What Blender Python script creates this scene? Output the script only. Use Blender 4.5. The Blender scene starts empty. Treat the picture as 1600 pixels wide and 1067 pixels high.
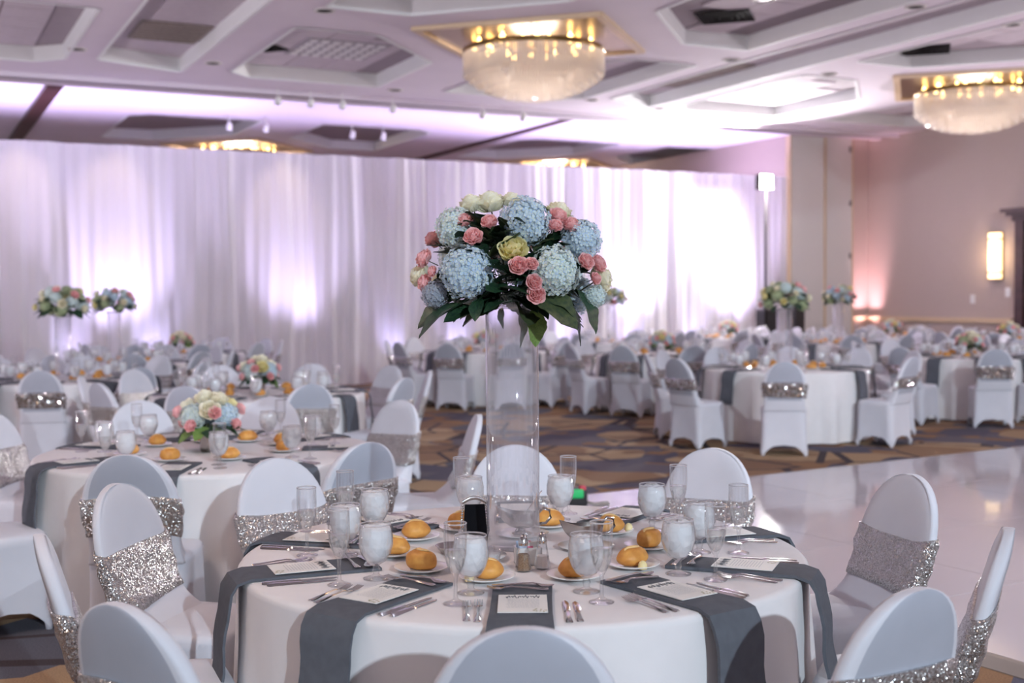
import bpy, bmesh, math, random
from mathutils import Vector, Matrix
from mathutils.geometry import tessellate_polygon
rnd = random.Random(7)
PI = math.pi
rad = math.radians
S = bpy.context.scene
COL = S.collection

# ------------------------------------------------------------------ camera
PITCH, ROLL = rad(2.2), rad(0.4)
fw = Vector((0, math.cos(PITCH), -math.sin(PITCH)))
up0 = Vector((0, math.sin(PITCH), math.cos(PITCH)))
rt0 = Vector((1, 0, 0))
rt = rt0 * math.cos(ROLL) - up0 * math.sin(ROLL)
up = up0 * math.cos(ROLL) + rt0 * math.sin(ROLL)
cam_d = bpy.data.cameras.new('camera')
cam = bpy.data.objects.new('camera', cam_d)
COL.objects.link(cam)
cam.matrix_world = Matrix(((rt.x, up.x, -fw.x, 0), (rt.y, up.y, -fw.y, 0), (rt.z, up.z, -fw.z, 1.6), (0, 0, 0, 1)))
cam_d.sensor_width = 36
cam_d.lens = 36 * 1900 / 1600
cam_d.clip_end = 200
cam_d.dof.use_dof = True
cam_d.dof.focus_distance = 3.82
cam_d.dof.aperture_fstop = 2.6
S.camera = cam

# ------------------------------------------------------------------ room axes
PHI = rad(26.7)
UX, UY = math.cos(PHI), math.sin(PHI)
def R(u, v, z=0.0):
    return Vector((u * UX - v * UY, u * UY + v * UX, z))

# ------------------------------------------------------------------ world, lights, exposure
S.view_settings.view_transform = 'Standard'
S.view_settings.look = 'None'
S.view_settings.gamma = 1
S.view_settings.use_curve_mapping = False
S.view_settings.exposure = 0.15
S.cycles.transparent_max_bounces = 24
w = bpy.data.worlds.new('world')
S.world = w
w.use_nodes = True
w.node_tree.nodes['Background'].inputs[0].default_value = (0.80, 0.80, 0.90, 1)
w.node_tree.nodes['Background'].inputs[1].default_value = 0.50

def lamp(name, kind, loc, energy, color, target=None, size=0.1, angle=None, blend=0.5, size_y=None):
    d = bpy.data.lights.new(name, kind)
    d.energy = energy
    d.color = color
    if kind == 'SPOT':
        d.spot_size = rad(angle or 60); d.spot_blend = blend; d.shadow_soft_size = size
    elif kind == 'POINT':
        d.shadow_soft_size = size
    elif kind == 'AREA':
        d.shape = 'RECTANGLE'; d.size = size; d.size_y = size_y or size
    o = bpy.data.objects.new(name, d)
    COL.objects.link(o)
    o.location = loc
    if target is not None:
        o.rotation_euler = (Vector(target) - Vector(loc)).to_track_quat('-Z', 'Y').to_euler()
    return o

# hard cool key light hung on the ceiling behind the photographer
lamp('key_spot', 'SPOT', (4.4, -8.0, 4.9), 3900, (0.72, 0.87, 1.0), (0.4, 14, 3.0), 0.09, 110, 0.5)
lamp('far_key_spot', 'SPOT', (6.5, 1.5, 4.9), 1700, (0.76, 0.88, 1.0), (2.2, 15.0, 2.6), 0.08, 110, 0.7)
# added off-frame fill spots near the side walls, brightening the ceiling
for u, v, tu in ((18.7, 12.3, 14), (18.7, 7.0, 13), (-5.5, 14.5, 0), (-5.0, 8.0, 1)):
    lamp('ceiling_fill_beam', 'SPOT', R(u, v, 0.3), 800, (1.0, 0.88, 0.97), R(tu, v + 1.5, 5.0), 0.1, 120, 1.0)
# lavender uplights on the floor in front of and behind the drape
UPL_FRONT = [(2.45, 1.0), (3.75, 1.25), (7.95, .9), (9.2, 1.1), (11.6, 1.5), (13.0, 1.3), (14.6, 1.4)]
UPL_BACK = [(0.5, 1.0), (3.2, 1.0), (6.2, .7), (10.2, .9), (13.2, 1.2), (15.6, 1.5)]
for i, (u, k) in enumerate(UPL_FRONT):
    lamp('uplight_beam', 'SPOT', R(u, 20.40, 0.22), 95 * k, (0.60, 0.52, 1.0), R(u, 20.80, 2.1), 0.10, 62, 1.0)
for i, (u, k) in enumerate(UPL_BACK):
    lamp('rear_uplight_beam', 'SPOT', R(u, 21.3, 0.3), 1400 * k, (0.70, 0.59, 1.0), R(u, 21.4, 5), 0.1, 82, 1.0)
# pink uplight in the room corner
lamp('corner_uplight_beam', 'SPOT', R(19.0, 20.4, 0.2), 850, (1.0, 0.60, 0.70), R(19.22, 20.62, 2.7), 0.06, 40, 1.0)
# bright work lamp on the stand at the right end of the drape
lamp('stand_lamp_up', 'SPOT', R(15.6, 19.5, 4.02), 1500, (1.0, 0.97, 0.97), R(14.2, 18.6, 5.0), 0.1, 140, 0.8)
lamp('stand_lamp_side', 'SPOT', R(15.7, 19.4, 3.7), 620, (1.0, 0.97, 0.97), R(12.9, 20.4, 2.3), 0.1, 165, 1.0)
# warm ceiling spots grazing the drape
for u in (1.7, 3.15, 6.0):
    lamp('warm_spot_beam', 'SPOT', R(u, 19.4, 4.9), 70, (1.0, 0.74, 0.48), R(u, 20.75, 2.9), 0.05, 44, 0.8)

# ------------------------------------------------------------------ materials
def new_mat(name):
    m = bpy.data.materials.new(name)
    m.use_nodes = True
    nt = m.node_tree
    b = nt.nodes['Principled BSDF']
    return m, nt, b
def pm(name, col, rough=0.5, metal=0.0, noise=0.0, nscale=20, bump=0.0, bscale=60, sheen=0.0, emit=None, estr=0.0, spec=0.5, col2=None):
    m, nt, b = new_mat(name)
    b.inputs['Base Color'].default_value = (*col, 1)
    b.inputs['Roughness'].default_value = rough
    b.inputs['Metallic'].default_value = metal
    b.inputs['Specular IOR Level'].default_value = spec
    if sheen:
        b.inputs['Sheen Weight'].default_value = sheen
    tc = nt.nodes.new('ShaderNodeTexCoord')
    if noise or col2:
        n = nt.nodes.new('ShaderNodeTexNoise'); n.inputs['Scale'].default_value = nscale; n.inputs['Detail'].default_value = 4
        nt.links.new(tc.outputs['Object'], n.inputs['Vector'])
        r = nt.nodes.new('ShaderNodeValToRGB')
        c2 = col2 or tuple(max(0, c * (1 - noise)) for c in col)
        r.color_ramp.elements[0].position = 0.35; r.color_ramp.elements[1].position = 0.65
        r.color_ramp.elements[0].color = (*c2, 1); r.color_ramp.elements[1].color = (*col, 1)
        nt.links.new(n.outputs[0], r.inputs[0]); nt.links.new(r.outputs[0], b.inputs['Base Color'])
    if bump:
        n = nt.nodes.new('ShaderNodeTexNoise'); n.inputs['Scale'].default_value = bscale; n.inputs['Detail'].default_value = 3
        nt.links.new(tc.outputs['Object'], n.inputs['Vector'])
        bp = nt.nodes.new('ShaderNodeBump'); bp.inputs['Strength'].default_value = bump; bp.inputs['Distance'].default_value = 0.01
        nt.links.new(n.outputs[0], bp.inputs['Height']); nt.links.new(bp.outputs[0], b.inputs['Normal'])
    if emit:
        b.inputs['Emission Color'].default_value = (*emit, 1); b.inputs['Emission Strength'].default_value = estr
    return m

M = {}
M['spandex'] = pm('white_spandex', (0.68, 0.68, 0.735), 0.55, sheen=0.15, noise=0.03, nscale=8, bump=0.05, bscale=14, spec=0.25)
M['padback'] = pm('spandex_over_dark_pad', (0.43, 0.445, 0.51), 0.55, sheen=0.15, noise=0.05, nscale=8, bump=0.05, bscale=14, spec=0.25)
M['linen'] = pm('white_linen', (0.83, 0.80, 0.80), 0.75, noise=0.03, nscale=10, bump=0.04, bscale=25, spec=0.2)
M['napkin'] = pm('slate_napkin', (0.122, 0.130, 0.150), 0.8, noise=0.12, nscale=30, bump=0.08, bscale=400, spec=0.15)
M['card'] = pm('card_stock', (0.86, 0.84, 0.80), 0.6, noise=0.02, nscale=12)
M['ink'] = pm('grey_ink', (0.17, 0.18, 0.20), 0.6)
M['paleink'] = pm('pale_ink', (0.52, 0.53, 0.55), 0.6)
M['gilt'] = pm('gilt_print', (0.55, 0.42, 0.22), 0.6, col2=(0.30, 0.36, 0.22), nscale=200)
M['silver'] = pm('silverware', (0.62, 0.60, 0.59), 0.16, 1.0)
M['pewter'] = pm('pewter', (0.50, 0.46, 0.44), 0.24, 1.0, noise=0.1, nscale=20)
M['china'] = pm('white_china', (0.85, 0.84, 0.82), 0.15)
M['bread'] = pm('bread_crust', (0.80, 0.40, 0.095), 0.5, col2=(0.60, 0.24, 0.045), nscale=22, bump=0.25, bscale=30)
M['crumb'] = pm('bread_split', (0.88, 0.60, 0.27), 0.7, noise=0.1, nscale=80)
M['butter'] = pm('butter', (0.88, 0.74, 0.38), 0.4)
M['green'] = pm('leaf_green', (0.028, 0.075, 0.030), 0.4, col2=(0.012, 0.034, 0.022), nscale=14, bump=0.1, bscale=40)
M['lime'] = pm('leaf_lime', (0.20, 0.30, 0.07), 0.45, col2=(0.13, 0.22, 0.05), nscale=20)
M['olive'] = pm('leaf_olive', (0.075, 0.095, 0.035), 0.45, col2=(0.035, 0.055, 0.028), nscale=14, bump=0.1, bscale=40)
M['hyd_blue'] = pm('hydrangea_blue', (0.46, 0.65, 0.98), 0.6, col2=(0.86, 0.92, 0.74), nscale=20)
M['hyd_mix'] = pm('hydrangea_pale', (0.58, 0.74, 0.98), 0.6, col2=(0.93, 0.96, 0.68), nscale=20)
M['hyd_dusty'] = pm('hydrangea_dusty', (0.38, 0.43, 0.62), 0.6, col2=(0.54, 0.56, 0.52), nscale=20)
M['hyd_green'] = pm('hydrangea_green', (0.42, 0.52, 0.36), 0.6, col2=(0.55, 0.58, 0.30), nscale=14)
M['cream'] = pm('rose_cream', (1.0, 0.97, 0.86), 0.5, col2=(0.98, 0.93, 0.70), nscale=12)
M['yellow'] = pm('rose_yellow', (0.98, 0.92, 0.58), 0.5, col2=(0.95, 0.86, 0.44), nscale=14)
M['pink'] = pm('rose_pink', (1.0, 0.71, 0.70), 0.5, col2=(1.0, 0.54, 0.54), nscale=25)
def petal_glow(key, k):
    nt = M[key].node_tree; b = nt.nodes['Principled BSDF']; out = nt.nodes['Material Output']
    t = nt.nodes.new('ShaderNodeBsdfTranslucent'); mx = nt.nodes.new('ShaderNodeMixShader'); mx.inputs[0].default_value = k
    nt.links.new(b.inputs['Base Color'].links[0].from_socket, t.inputs[0])
    nt.links.new(b.outputs[0], mx.inputs[1]); nt.links.new(t.outputs[0], mx.inputs[2]); nt.links.new(mx.outputs[0], out.inputs['Surface'])
for key in ('hyd_blue', 'hyd_mix', 'hyd_dusty', 'hyd_green', 'cream', 'yellow', 'pink'): petal_glow(key, .33)
M['gold'] = pm('brass', (0.30, 0.19, 0.075), 0.30, 1.0, noise=0.15, nscale=6)
M['bulb'] = pm('lit_bulb', (1, 0.7, 0.3), 0.4, emit=(1.0, 0.62, 0.20), estr=10)
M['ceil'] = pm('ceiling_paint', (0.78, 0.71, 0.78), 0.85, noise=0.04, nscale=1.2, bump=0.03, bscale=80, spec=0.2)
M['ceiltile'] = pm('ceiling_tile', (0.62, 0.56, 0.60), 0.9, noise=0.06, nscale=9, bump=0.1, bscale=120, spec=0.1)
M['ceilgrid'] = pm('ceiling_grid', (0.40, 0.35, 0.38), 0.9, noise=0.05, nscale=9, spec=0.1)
M['cove'] = pm('cove_white', (0.88, 0.90, 0.90), 0.7, noise=0.02, nscale=4)
M['dark'] = pm('dark_metal', (0.022, 0.020, 0.020), 0.9, spec=0.1, noise=0.2, nscale=20)
M['darkwood'] = pm('dark_wood', (0.075, 0.030, 0.030), 0.4, col2=(0.045, 0.016, 0.018), nscale=9)
M['wall'] = pm('tan_wallcovering', (0.52, 0.42, 0.38), 0.8, noise=0.06, nscale=40, bump=0.1, bscale=160, spec=0.2)
M['rail'] = pm('cream_rail', (0.66, 0.50, 0.33), 0.5, noise=0.04, nscale=3)
M['pier'] = pm('partition_panel', (0.70, 0.66, 0.64), 0.75, noise=0.03, nscale=30, bump=0.06, bscale=150, spec=0.2)
M['steel'] = pm('grey_steel', (0.35, 0.33, 0.34), 0.4, 0.8, noise=0.1, nscale=10)
M['whiteplastic'] = pm('white_plastic', (0.80, 0.79, 0.78), 0.4, noise=0.02, nscale=30)
M['lampglow'] = pm('lamp_glow', (1, 1, 1), 0.5, emit=(1.0, 0.98, 0.96), estr=30)
M['sconceglow'] = pm('sconce_glow', (1, 0.9, 0.7), 0.5, emit=(1.0, 0.70, 0.34), estr=2.6)
M['wax'] = pm('white_wax', (0.90, 0.88, 0.88), 0.5)
M['black'] = pm('black_velvet', (0.006, 0.006, 0.008), 0.9, spec=0.1)
M['pepper'] = pm('ground_pepper', (0.16, 0.10, 0.06), 0.9, col2=(0.38, 0.26, 0.17), nscale=400)
M['salt'] = pm('table_salt', (0.86, 0.84, 0.84), 0.8)
M['edge'] = pm('floor_edge_trim', (0.34, 0.29, 0.25), 0.4, 0.3, noise=0.1, nscale=5)
M['packetblue'] = pm('packet_blue', (0.50, 0.62, 0.80), 0.6)
M['packetpink'] = pm('packet_pink', (0.85, 0.22, 0.34), 0.6)
M['baggreen'] = pm('bag_green', (0.02, 0.52, 0.14), 0.5)
M['bagred'] = pm('bag_red', (0.62, 0.05, 0.08), 0.5)
M['black_plastic'] = pm('black_plastic', (0.02, 0.02, 0.022), 0.4)
M['taupe'] = pm('taupe_cloth', (0.36, 0.31, 0.28), 0.8, noise=0.2, nscale=30)

def sequin(name='silver_sequins', scale=330, rough=.28):
    m, nt, b = new_mat(name)
    tc = nt.nodes.new('ShaderNodeTexCoord')
    v = nt.nodes.new('ShaderNodeTexVoronoi'); v.inputs['Scale'].default_value = scale
    nt.links.new(tc.outputs['Object'], v.inputs['Vector'])
    s = nt.nodes.new('ShaderNodeVectorMath'); s.operation = 'SUBTRACT'; s.inputs[1].default_value = (.5, .5, .5)
    k = nt.nodes.new('ShaderNodeVectorMath'); k.operation = 'SCALE'; k.inputs['Scale'].default_value = 1.5
    g = nt.nodes.new('ShaderNodeNewGeometry')
    a = nt.nodes.new('ShaderNodeVectorMath'); a.operation = 'ADD'
    n = nt.nodes.new('ShaderNodeVectorMath'); n.operation = 'NORMALIZE'
    nt.links.new(v.outputs['Color'], s.inputs[0]); nt.links.new(s.outputs[0], k.inputs[0])
    nt.links.new(k.outputs[0], a.inputs[0]); nt.links.new(g.outputs['Normal'], a.inputs[1])
    nt.links.new(a.outputs[0], n.inputs[0]); nt.links.new(n.outputs[0], b.inputs['Normal'])
    sep = nt.nodes.new('ShaderNodeSeparateColor'); nt.links.new(v.outputs['Color'], sep.inputs[0])
    r = nt.nodes.new('ShaderNodeValToRGB')
    r.color_ramp.elements[0].color = (0.36, 0.34, 0.33, 1); r.color_ramp.elements[1].color = (0.92, 0.91, 0.90, 1)
    nt.links.new(sep.outputs[1], r.inputs[0]); nt.links.new(r.outputs[0], b.inputs['Base Color'])
    b.inputs['Metallic'].default_value = 0.9
    b.inputs['Roughness'].default_value = rough
    return m
M['sequin'] = sequin()
M['sequin_coarse'] = sequin('large_silver_sequins', 75, .12)

def thin_glass(name, tint=(0.96, 0.97, 0.98), haze=0.0, edge=0.65, hazecol=(0.85, 0.83, 0.9)):
    m, nt, b = new_mat(name)
    nt.nodes.remove(b)
    out = nt.nodes['Material Output']
    t = nt.nodes.new('ShaderNodeBsdfTransparent'); t.inputs[0].default_value = (*tint, 1)
    gl = nt.nodes.new('ShaderNodeBsdfGlossy'); gl.inputs['Roughness'].default_value = 0.03
    lw = nt.nodes.new('ShaderNodeLayerWeight'); lw.inputs['Blend'].default_value = 0.35
    mp = nt.nodes.new('ShaderNodeMapRange'); mp.inputs['To Min'].default_value = 0.05; mp.inputs['To Max'].default_value = edge
    nt.links.new(lw.outputs['Facing'], mp.inputs['Value'])
    mx = nt.nodes.new('ShaderNodeMixShader')
    nt.links.new(mp.outputs[0], mx.inputs[0]); nt.links.new(t.outputs[0], mx.inputs[1]); nt.links.new(gl.outputs[0], mx.inputs[2])
    last = mx
    if haze:
        d = nt.nodes.new('ShaderNodeBsdfTranslucent'); d.inputs[0].default_value = (*hazecol, 1)
        d2 = nt.nodes.new('ShaderNodeBsdfDiffuse'); d2.inputs[0].default_value = (*hazecol, 1)
        m3 = nt.nodes.new('ShaderNodeMixShader'); nt.links.new(d.outputs[0], m3.inputs[1]); nt.links.new(d2.outputs[0], m3.inputs[2])
        m2 = nt.nodes.new('ShaderNodeMixShader'); m2.inputs[0].default_value = haze
        nt.links.new(mx.outputs[0], m2.inputs[1]); nt.links.new(m3.outputs[0], m2.inputs[2])
        last = m2
    nt.links.new(last.outputs[0], out.inputs['Surface'])
    return m
M['glass'] = thin_glass('clear_glass', (0.985, 0.985, 0.99), 0.02, .75, (.97, .97, 1))
M['glassrim'] = thin_glass('glass_rim', (0.98, 0.98, 0.99), .35, .7, (.97, .97, 1))  # white haze paints the bright reflection along glass rims
M['vaseglass'] = thin_glass('vase_glass', (0.975, 0.97, 0.985), 0.12, 0.85, (.93, .91, .97))
M['wine'] = thin_glass('clear_sparkling_wine', (0.97, 0.97, 0.96), 0.18, 0.8, (0.97, 0.96, 0.95))

def ice():
    m, nt, b = new_mat('ice_water')
    b.inputs['Base Color'].default_value = (0.93, 0.93, 0.95, 1)
    b.inputs['Roughness'].default_value = 0.12
    b.inputs['Subsurface Weight'].default_value = 0.0
    tc = nt.nodes.new('ShaderNodeTexCoord')
    v = nt.nodes.new('ShaderNodeTexVoronoi'); v.inputs['Scale'].default_value = 42
    nt.links.new(tc.outputs['Object'], v.inputs['Vector'])
    bp = nt.nodes.new('ShaderNodeBump'); bp.inputs['Strength'].default_value = 0.5; bp.inputs['Distance'].default_value = 0.01
    nt.links.new(v.outputs['Distance'], bp.inputs['Height']); nt.links.new(bp.outputs[0], b.inputs['Normal'])
    r = nt.nodes.new('ShaderNodeValToRGB')
    r.color_ramp.elements[0].color = (0.97, 0.97, 0.98, 1); r.color_ramp.elements[1].color = (0.90, 0.91, 0.93, 1)
    nt.links.new(v.outputs['Distance'], r.inputs[0]); nt.links.new(r.outputs[0], b.inputs['Base Color'])
    out = nt.nodes['Material Output']
    tr = nt.nodes.new('ShaderNodeBsdfTranslucent'); tr.inputs[0].default_value = (0.95, 0.95, 0.97, 1)
    tp = nt.nodes.new('ShaderNodeBsdfTransparent')
    m0 = nt.nodes.new('ShaderNodeMixShader'); m0.inputs[0].default_value = 0.15
    nt.links.new(tr.outputs[0], m0.inputs[1]); nt.links.new(tp.outputs[0], m0.inputs[2])
    mx = nt.nodes.new('ShaderNodeMixShader'); mx.inputs[0].default_value = 0.22
    nt.links.new(b.outputs[0], mx.inputs[1]); nt.links.new(m0.outputs[0], mx.inputs[2])
    nt.links.new(mx.outputs[0], out.inputs['Surface'])
    return m
M['ice'] = ice()

def drape_mat(name, col, tr=0.35):
    m, nt, b = new_mat(name)
    out = nt.nodes['Material Output']
    b.inputs['Base Color'].default_value = (*col, 1); b.inputs['Roughness'].default_value = 0.7
    b.inputs['Specular IOR Level'].default_value = 0.2
    tc = nt.nodes.new('ShaderNodeTexCoord')
    wv = nt.nodes.new('ShaderNodeTexNoise'); wv.inputs['Scale'].default_value = 4.0
    mp = nt.nodes.new('ShaderNodeMapping'); mp.inputs['Scale'].default_value = (6, 6, 0.15)
    nt.links.new(tc.outputs['Object'], mp.inputs[0]); nt.links.new(mp.outputs[0], wv.inputs['Vector'])
    bp = nt.nodes.new('ShaderNodeBump'); bp.inputs['Strength'].default_value = 0.35; bp.inputs['Distance'].default_value = 0.02
    nt.links.new(wv.outputs[0], bp.inputs['Height']); nt.links.new(bp.outputs[0], b.inputs['Normal'])
    t = nt.nodes.new('ShaderNodeBsdfTranslucent'); t.inputs[0].default_value = (*col, 1)
    mx = nt.nodes.new('ShaderNodeMixShader'); mx.inputs[0].default_value = tr
    nt.links.new(b.outputs[0], mx.inputs[1]); nt.links.new(t.outputs[0], mx.inputs[2])
    nt.links.new(mx.outputs[0], out.inputs['Surface'])
    return m
M['drape'] = drape_mat('white_drape', (0.88, 0.86, 0.88), .42)
M['crystal'] = thin_glass('crystal_rod', (0.9, 0.88, 0.86), 0.45, 0.6, (0.92, 0.88, 0.84))

def carpet():
    m, nt, b = new_mat('patterned_carpet')
    tc = nt.nodes.new('ShaderNodeTexCoord')
    mp = nt.nodes.new('ShaderNodeMapping'); mp.inputs['Rotation'].default_value = (0, 0, 0.5); mp.inputs['Scale'].default_value = (1.0, 1.0, 0)
    nt.links.new(tc.outputs['Object'], mp.inputs[0])
    def ramp(src, els, interp='CONSTANT'):
        r = nt.nodes.new('ShaderNodeValToRGB'); r.color_ramp.interpolation = interp
        e = r.color_ramp.elements
        while len(e) < len(els): e.new(0.5)
        for i, (p, c) in enumerate(els): e[i].position = p; e[i].color = (*c, 1)
        nt.links.new(src, r.inputs[0]); return r.outputs[0]
    v = nt.nodes.new('ShaderNodeTexVoronoi'); v.inputs['Scale'].default_value = 1.55; v.distance = 'MANHATTAN'
    nt.links.new(mp.outputs[0], v.inputs['Vector'])
    sep = nt.nodes.new('ShaderNodeSeparateColor'); nt.links.new(v.outputs['Color'], sep.inputs[0])
    base = ramp(sep.outputs[0], [(0, (0.30, 0.185, 0.115)), (0.30, (0.40, 0.27, 0.165)), (0.52, (0.24, 0.145, 0.095)), (0.72, (0.125, 0.125, 0.15)), (0.84, (0.45, 0.32, 0.20))])
    # thin dark rays between patches
    v2 = nt.nodes.new('ShaderNodeTexVoronoi'); v2.feature = 'DISTANCE_TO_EDGE'; v2.inputs['Scale'].default_value = 1.0
    nt.links.new(mp.outputs[0], v2.inputs['Vector'])
    ln = ramp(v2.outputs['Distance'], [(0, (1, 1, 1)), (0.022, (0, 0, 0))])
    n = nt.nodes.new('ShaderNodeTexNoise'); n.inputs['Scale'].default_value = 0.7; n.inputs['Detail'].default_value = 1
    nt.links.new(mp.outputs[0], n.inputs['Vector'])
    band = ramp(n.outputs[0], [(0, (0, 0, 0)), (0.53, (1, 1, 1))])
    mx = nt.nodes.new('ShaderNodeMix'); mx.data_type = 'RGBA'
    nt.links.new(ln, mx.inputs[0]); nt.links.new(base, mx.inputs[6]); mx.inputs[7].default_value = (0.075, 0.06, 0.065, 1)
    v3 = nt.nodes.new('ShaderNodeTexVoronoi'); v3.inputs['Scale'].default_value = 2.3; v3.distance = 'CHEBYCHEV'
    nt.links.new(mp.outputs[0], v3.inputs['Vector'])
    sep3 = nt.nodes.new('ShaderNodeSeparateColor'); nt.links.new(v3.outputs['Color'], sep3.inputs[0])
    alt = ramp(sep3.outputs[1], [(0, (0.115, 0.105, 0.135)), (0.45, (0.28, 0.16, 0.09)), (0.75, (0.155, 0.135, 0.155))])
    mx2 = nt.nodes.new('ShaderNodeMix'); mx2.data_type = 'RGBA'
    nt.links.new(band, mx2.inputs[0]); nt.links.new(mx.outputs[2], mx2.inputs[6]); nt.links.new(alt, mx2.inputs[7])
    fn = nt.nodes.new('ShaderNodeTexNoise'); fn.inputs['Scale'].default_value = 130
    nt.links.new(tc.outputs['Object'], fn.inputs['Vector'])
    fr = ramp(fn.outputs[0], [(0.3, (0.7, 0.7, 0.7)), (0.7, (1.2, 1.2, 1.2))], 'LINEAR')
    mul = nt.nodes.new('ShaderNodeMix'); mul.data_type = 'RGBA'; mul.blend_type = 'MULTIPLY'; mul.inputs[0].default_value = 0.8
    nt.links.new(mx2.outputs[2], mul.inputs[6]); nt.links.new(fr, mul.inputs[7])
    nt.links.new(mul.outputs[2], b.inputs['Base Color'])
    b.inputs['Roughness'].default_value = 0.95; b.inputs['Specular IOR Level'].default_value = 0.1
    return m
M['carpet'] = carpet()
M['dance'] = pm('gloss_white_floor', (0.56, 0.50, 0.53), 0.07, noise=0.03, nscale=1.5, bump=0.006, bscale=6, spec=0.6)

# ------------------------------------------------------------------ mesh helpers
class MB:
    def __init__(s): s.v = []; s.f = []
    def add(s, vs, fs, T=None):
        o = len(s.v)
        s.v += [tuple(T @ Vector(p)) if T else tuple(p) for p in vs]
        s.f += [tuple(i + o for i in f) for f in fs]
        return s
    def box(s, x0, x1, y0, y1, z0, z1, T=None, c=0.0):
        vs = [(x, y, z) for z in (z0, z1) for y in (y0, y1) for x in (x0, x1)]
        return s.add(vs, [(0, 2, 3, 1), (4, 5, 7, 6), (0, 1, 5, 4), (2, 6, 7, 3), (0, 4, 6, 2), (1, 3, 7, 5)], T)
    def lathe(s, prof, n=20, T=None, cap0=False, cap1=False, mod=None):
        vs = []; fs = []
        for j, (r, z) in enumerate(prof):
            for i in range(n):
                a = 2 * PI * i / n
                rr = r * (mod(a, z) if mod else 1)
                vs.append((rr * math.cos(a), rr * math.sin(a), z))
        for j in range(len(prof) - 1):
            for i in range(n):
                k = (i + 1) % n
                fs.append((j * n + i, j * n + k, (j + 1) * n + k, (j + 1) * n + i))
        if cap0: fs.append(tuple(range(n - 1, -1, -1)))
        if cap1: fs.append(tuple((len(prof) - 1) * n + i for i in range(n)))
        return s.add(vs, fs, T)
    def grid(s, fn, nu, nv, T=None, closed=False):
        vs = [fn(i / nu, j / nv) for j in range(nv + 1) for i in range(nu + (0 if closed else 1))]
        W = nu if closed else nu + 1
        fs = []
        for j in range(nv):
            for i in range(nu):
                k = (i + 1) % W if closed else i + 1
                fs.append((j * W + i, j * W + k, (j + 1) * W + k, (j + 1) * W + i))
        return s.add(vs, fs, T)
    def rings(s, rings, cap0=True, cap1=True, T=None):
        n = len(rings[0]); vs = [p for r in rings for p in r]; fs = []
        for j in range(len(rings) - 1):
            for i in range(n):
                k = (i + 1) % n
                fs.append((j * n + i, j * n + k, (j + 1) * n + k, (j + 1) * n + i))
        if cap0: fs.append(tuple(range(n - 1, -1, -1)))
        if cap1: fs.append(tuple((len(rings) - 1) * n + i for i in range(n)))
        return s.add(vs, fs, T)
    def tube(s, pts, r, n=6, T=None, flat=1.0):
        pts = [Vector(p) for p in pts]; rr = r if isinstance(r, (list, tuple)) else [r] * len(pts)
        rings = []
        for i, p in enumerate(pts):
            d = (pts[min(i + 1, len(pts) - 1)] - pts[max(i - 1, 0)]).normalized()
            a = d.cross(Vector((0, 0, 1)))
            if a.length < 1e-4: a = Vector((1, 0, 0))
            a.normalize(); b = a.cross(d)
            rings.append([p + a * rr[i] * math.cos(2 * PI * k / n) + b * rr[i] * flat * math.sin(2 * PI * k / n) for k in range(n)])
        return s.rings(rings, T=T)
    def mesh(s, name, mat, smooth=True, fix=True):
        me = bpy.data.meshes.new(name)
        me.from_pydata(s.v, [], s.f)
        if fix:
            bm = bmesh.new(); bm.from_mesh(me); bmesh.ops.recalc_face_normals(bm, faces=bm.faces); bm.to_mesh(me); bm.free()
        me.materials.append(M[mat])
        if smooth:
            me.polygons.foreach_set('use_smooth', [True] * len(me.polygons))
            if smooth == 'auto':
                try: me.set_sharp_from_angle(angle=rad(35))
                except Exception: pass
        me.update()
        return me

def ob(name, me, parent=None, loc=(0, 0, 0), rot=(0, 0, 0), scale=None):
    o = bpy.data.objects.new(name, me); COL.objects.link(o)
    if parent: o.parent = parent
    o.location = loc; o.rotation_euler = rot
    if scale: o.scale = (scale,) * 3 if isinstance(scale, (int, float)) else scale
    return o
def tag(o, label, cat, group=None):
    o['label'] = label; o['category'] = cat
    if group: o['group'] = group
    return o
def struct(o):
    o['kind'] = 'structure'; return o
def thing(name, label, cat, loc=(0, 0, 0), rz=0, group=None, scale=None):
    return tag(ob(name, None, None, loc, (0, 0, rz), scale), label, cat, group)
def spawn(spec, name, label, cat, loc, rz=0, group=None, scale=None):
    """spec: list of (part name, mesh, matrix or None, [sub-parts])."""
    t = thing(name, label, cat, loc, rz, group, scale)
    fill(spec, t); return t
def fill(spec, t):
    for nm, me, mx, subs in spec:
        p = ob(nm, me, t)
        if mx is not None: p.matrix_local = mx
        fill(subs, p)

# ================================================================== THE SETTING
def plate_rot(): return (0, 0, PHI)
# floor: one carpeted slab
mb = MB(); mb.box(-14, 16, -6, 40, -0.1, 0.0)
struct(ob('floor', mb.mesh('floor', 'carpet', False)))

# ---- ceiling with recessed coffers (room u,v coordinates)
ZC = 5.0
BAYS = [(7.62, 14.45), (15.75, 14.45), (-0.9, 14.45), (6.95, 27.6), (15.3, 27.9), (-1.6, 27.6)]
COFF = [(0.62, 2.05), (2.0, 0.62), (3.05, 0.62), (3.05, 3.95), (2.7, 4.3), (0.62, 4.3)]
holes = []
for bi, (cu, cv) in enumerate(BAYS):
    for sv in (1, -1):
        for su in (-1, 1):
            pts = [(cu + su * a, cv + sv * b) for a, b in COFF]
            if max(p[0] for p in pts) > 19.2 and cv < 20: continue
            if max(p[1] for p in pts) > 31.5: pts = [(a, min(b, 31.5)) for a, b in pts]
            holes.append(('coffer', pts))
for (u0, u1) in ((2.62, 3.85), (11.15, 12.25)):
    holes.append(('slot', [(u0, 8.2), (u1, 8.2), (u1, 18.75), (u0, 18.25)]))
outer = [(-9, -4), (19.45, -4), (19.45, 33), (-9, 33)]
loops = [[R(a, b, ZC) for a, b in outer]]
for _, pts in holes: loops.append([R(a, b, ZC) for a, b in pts])
flat = [p for l in loops for p in l]
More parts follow.
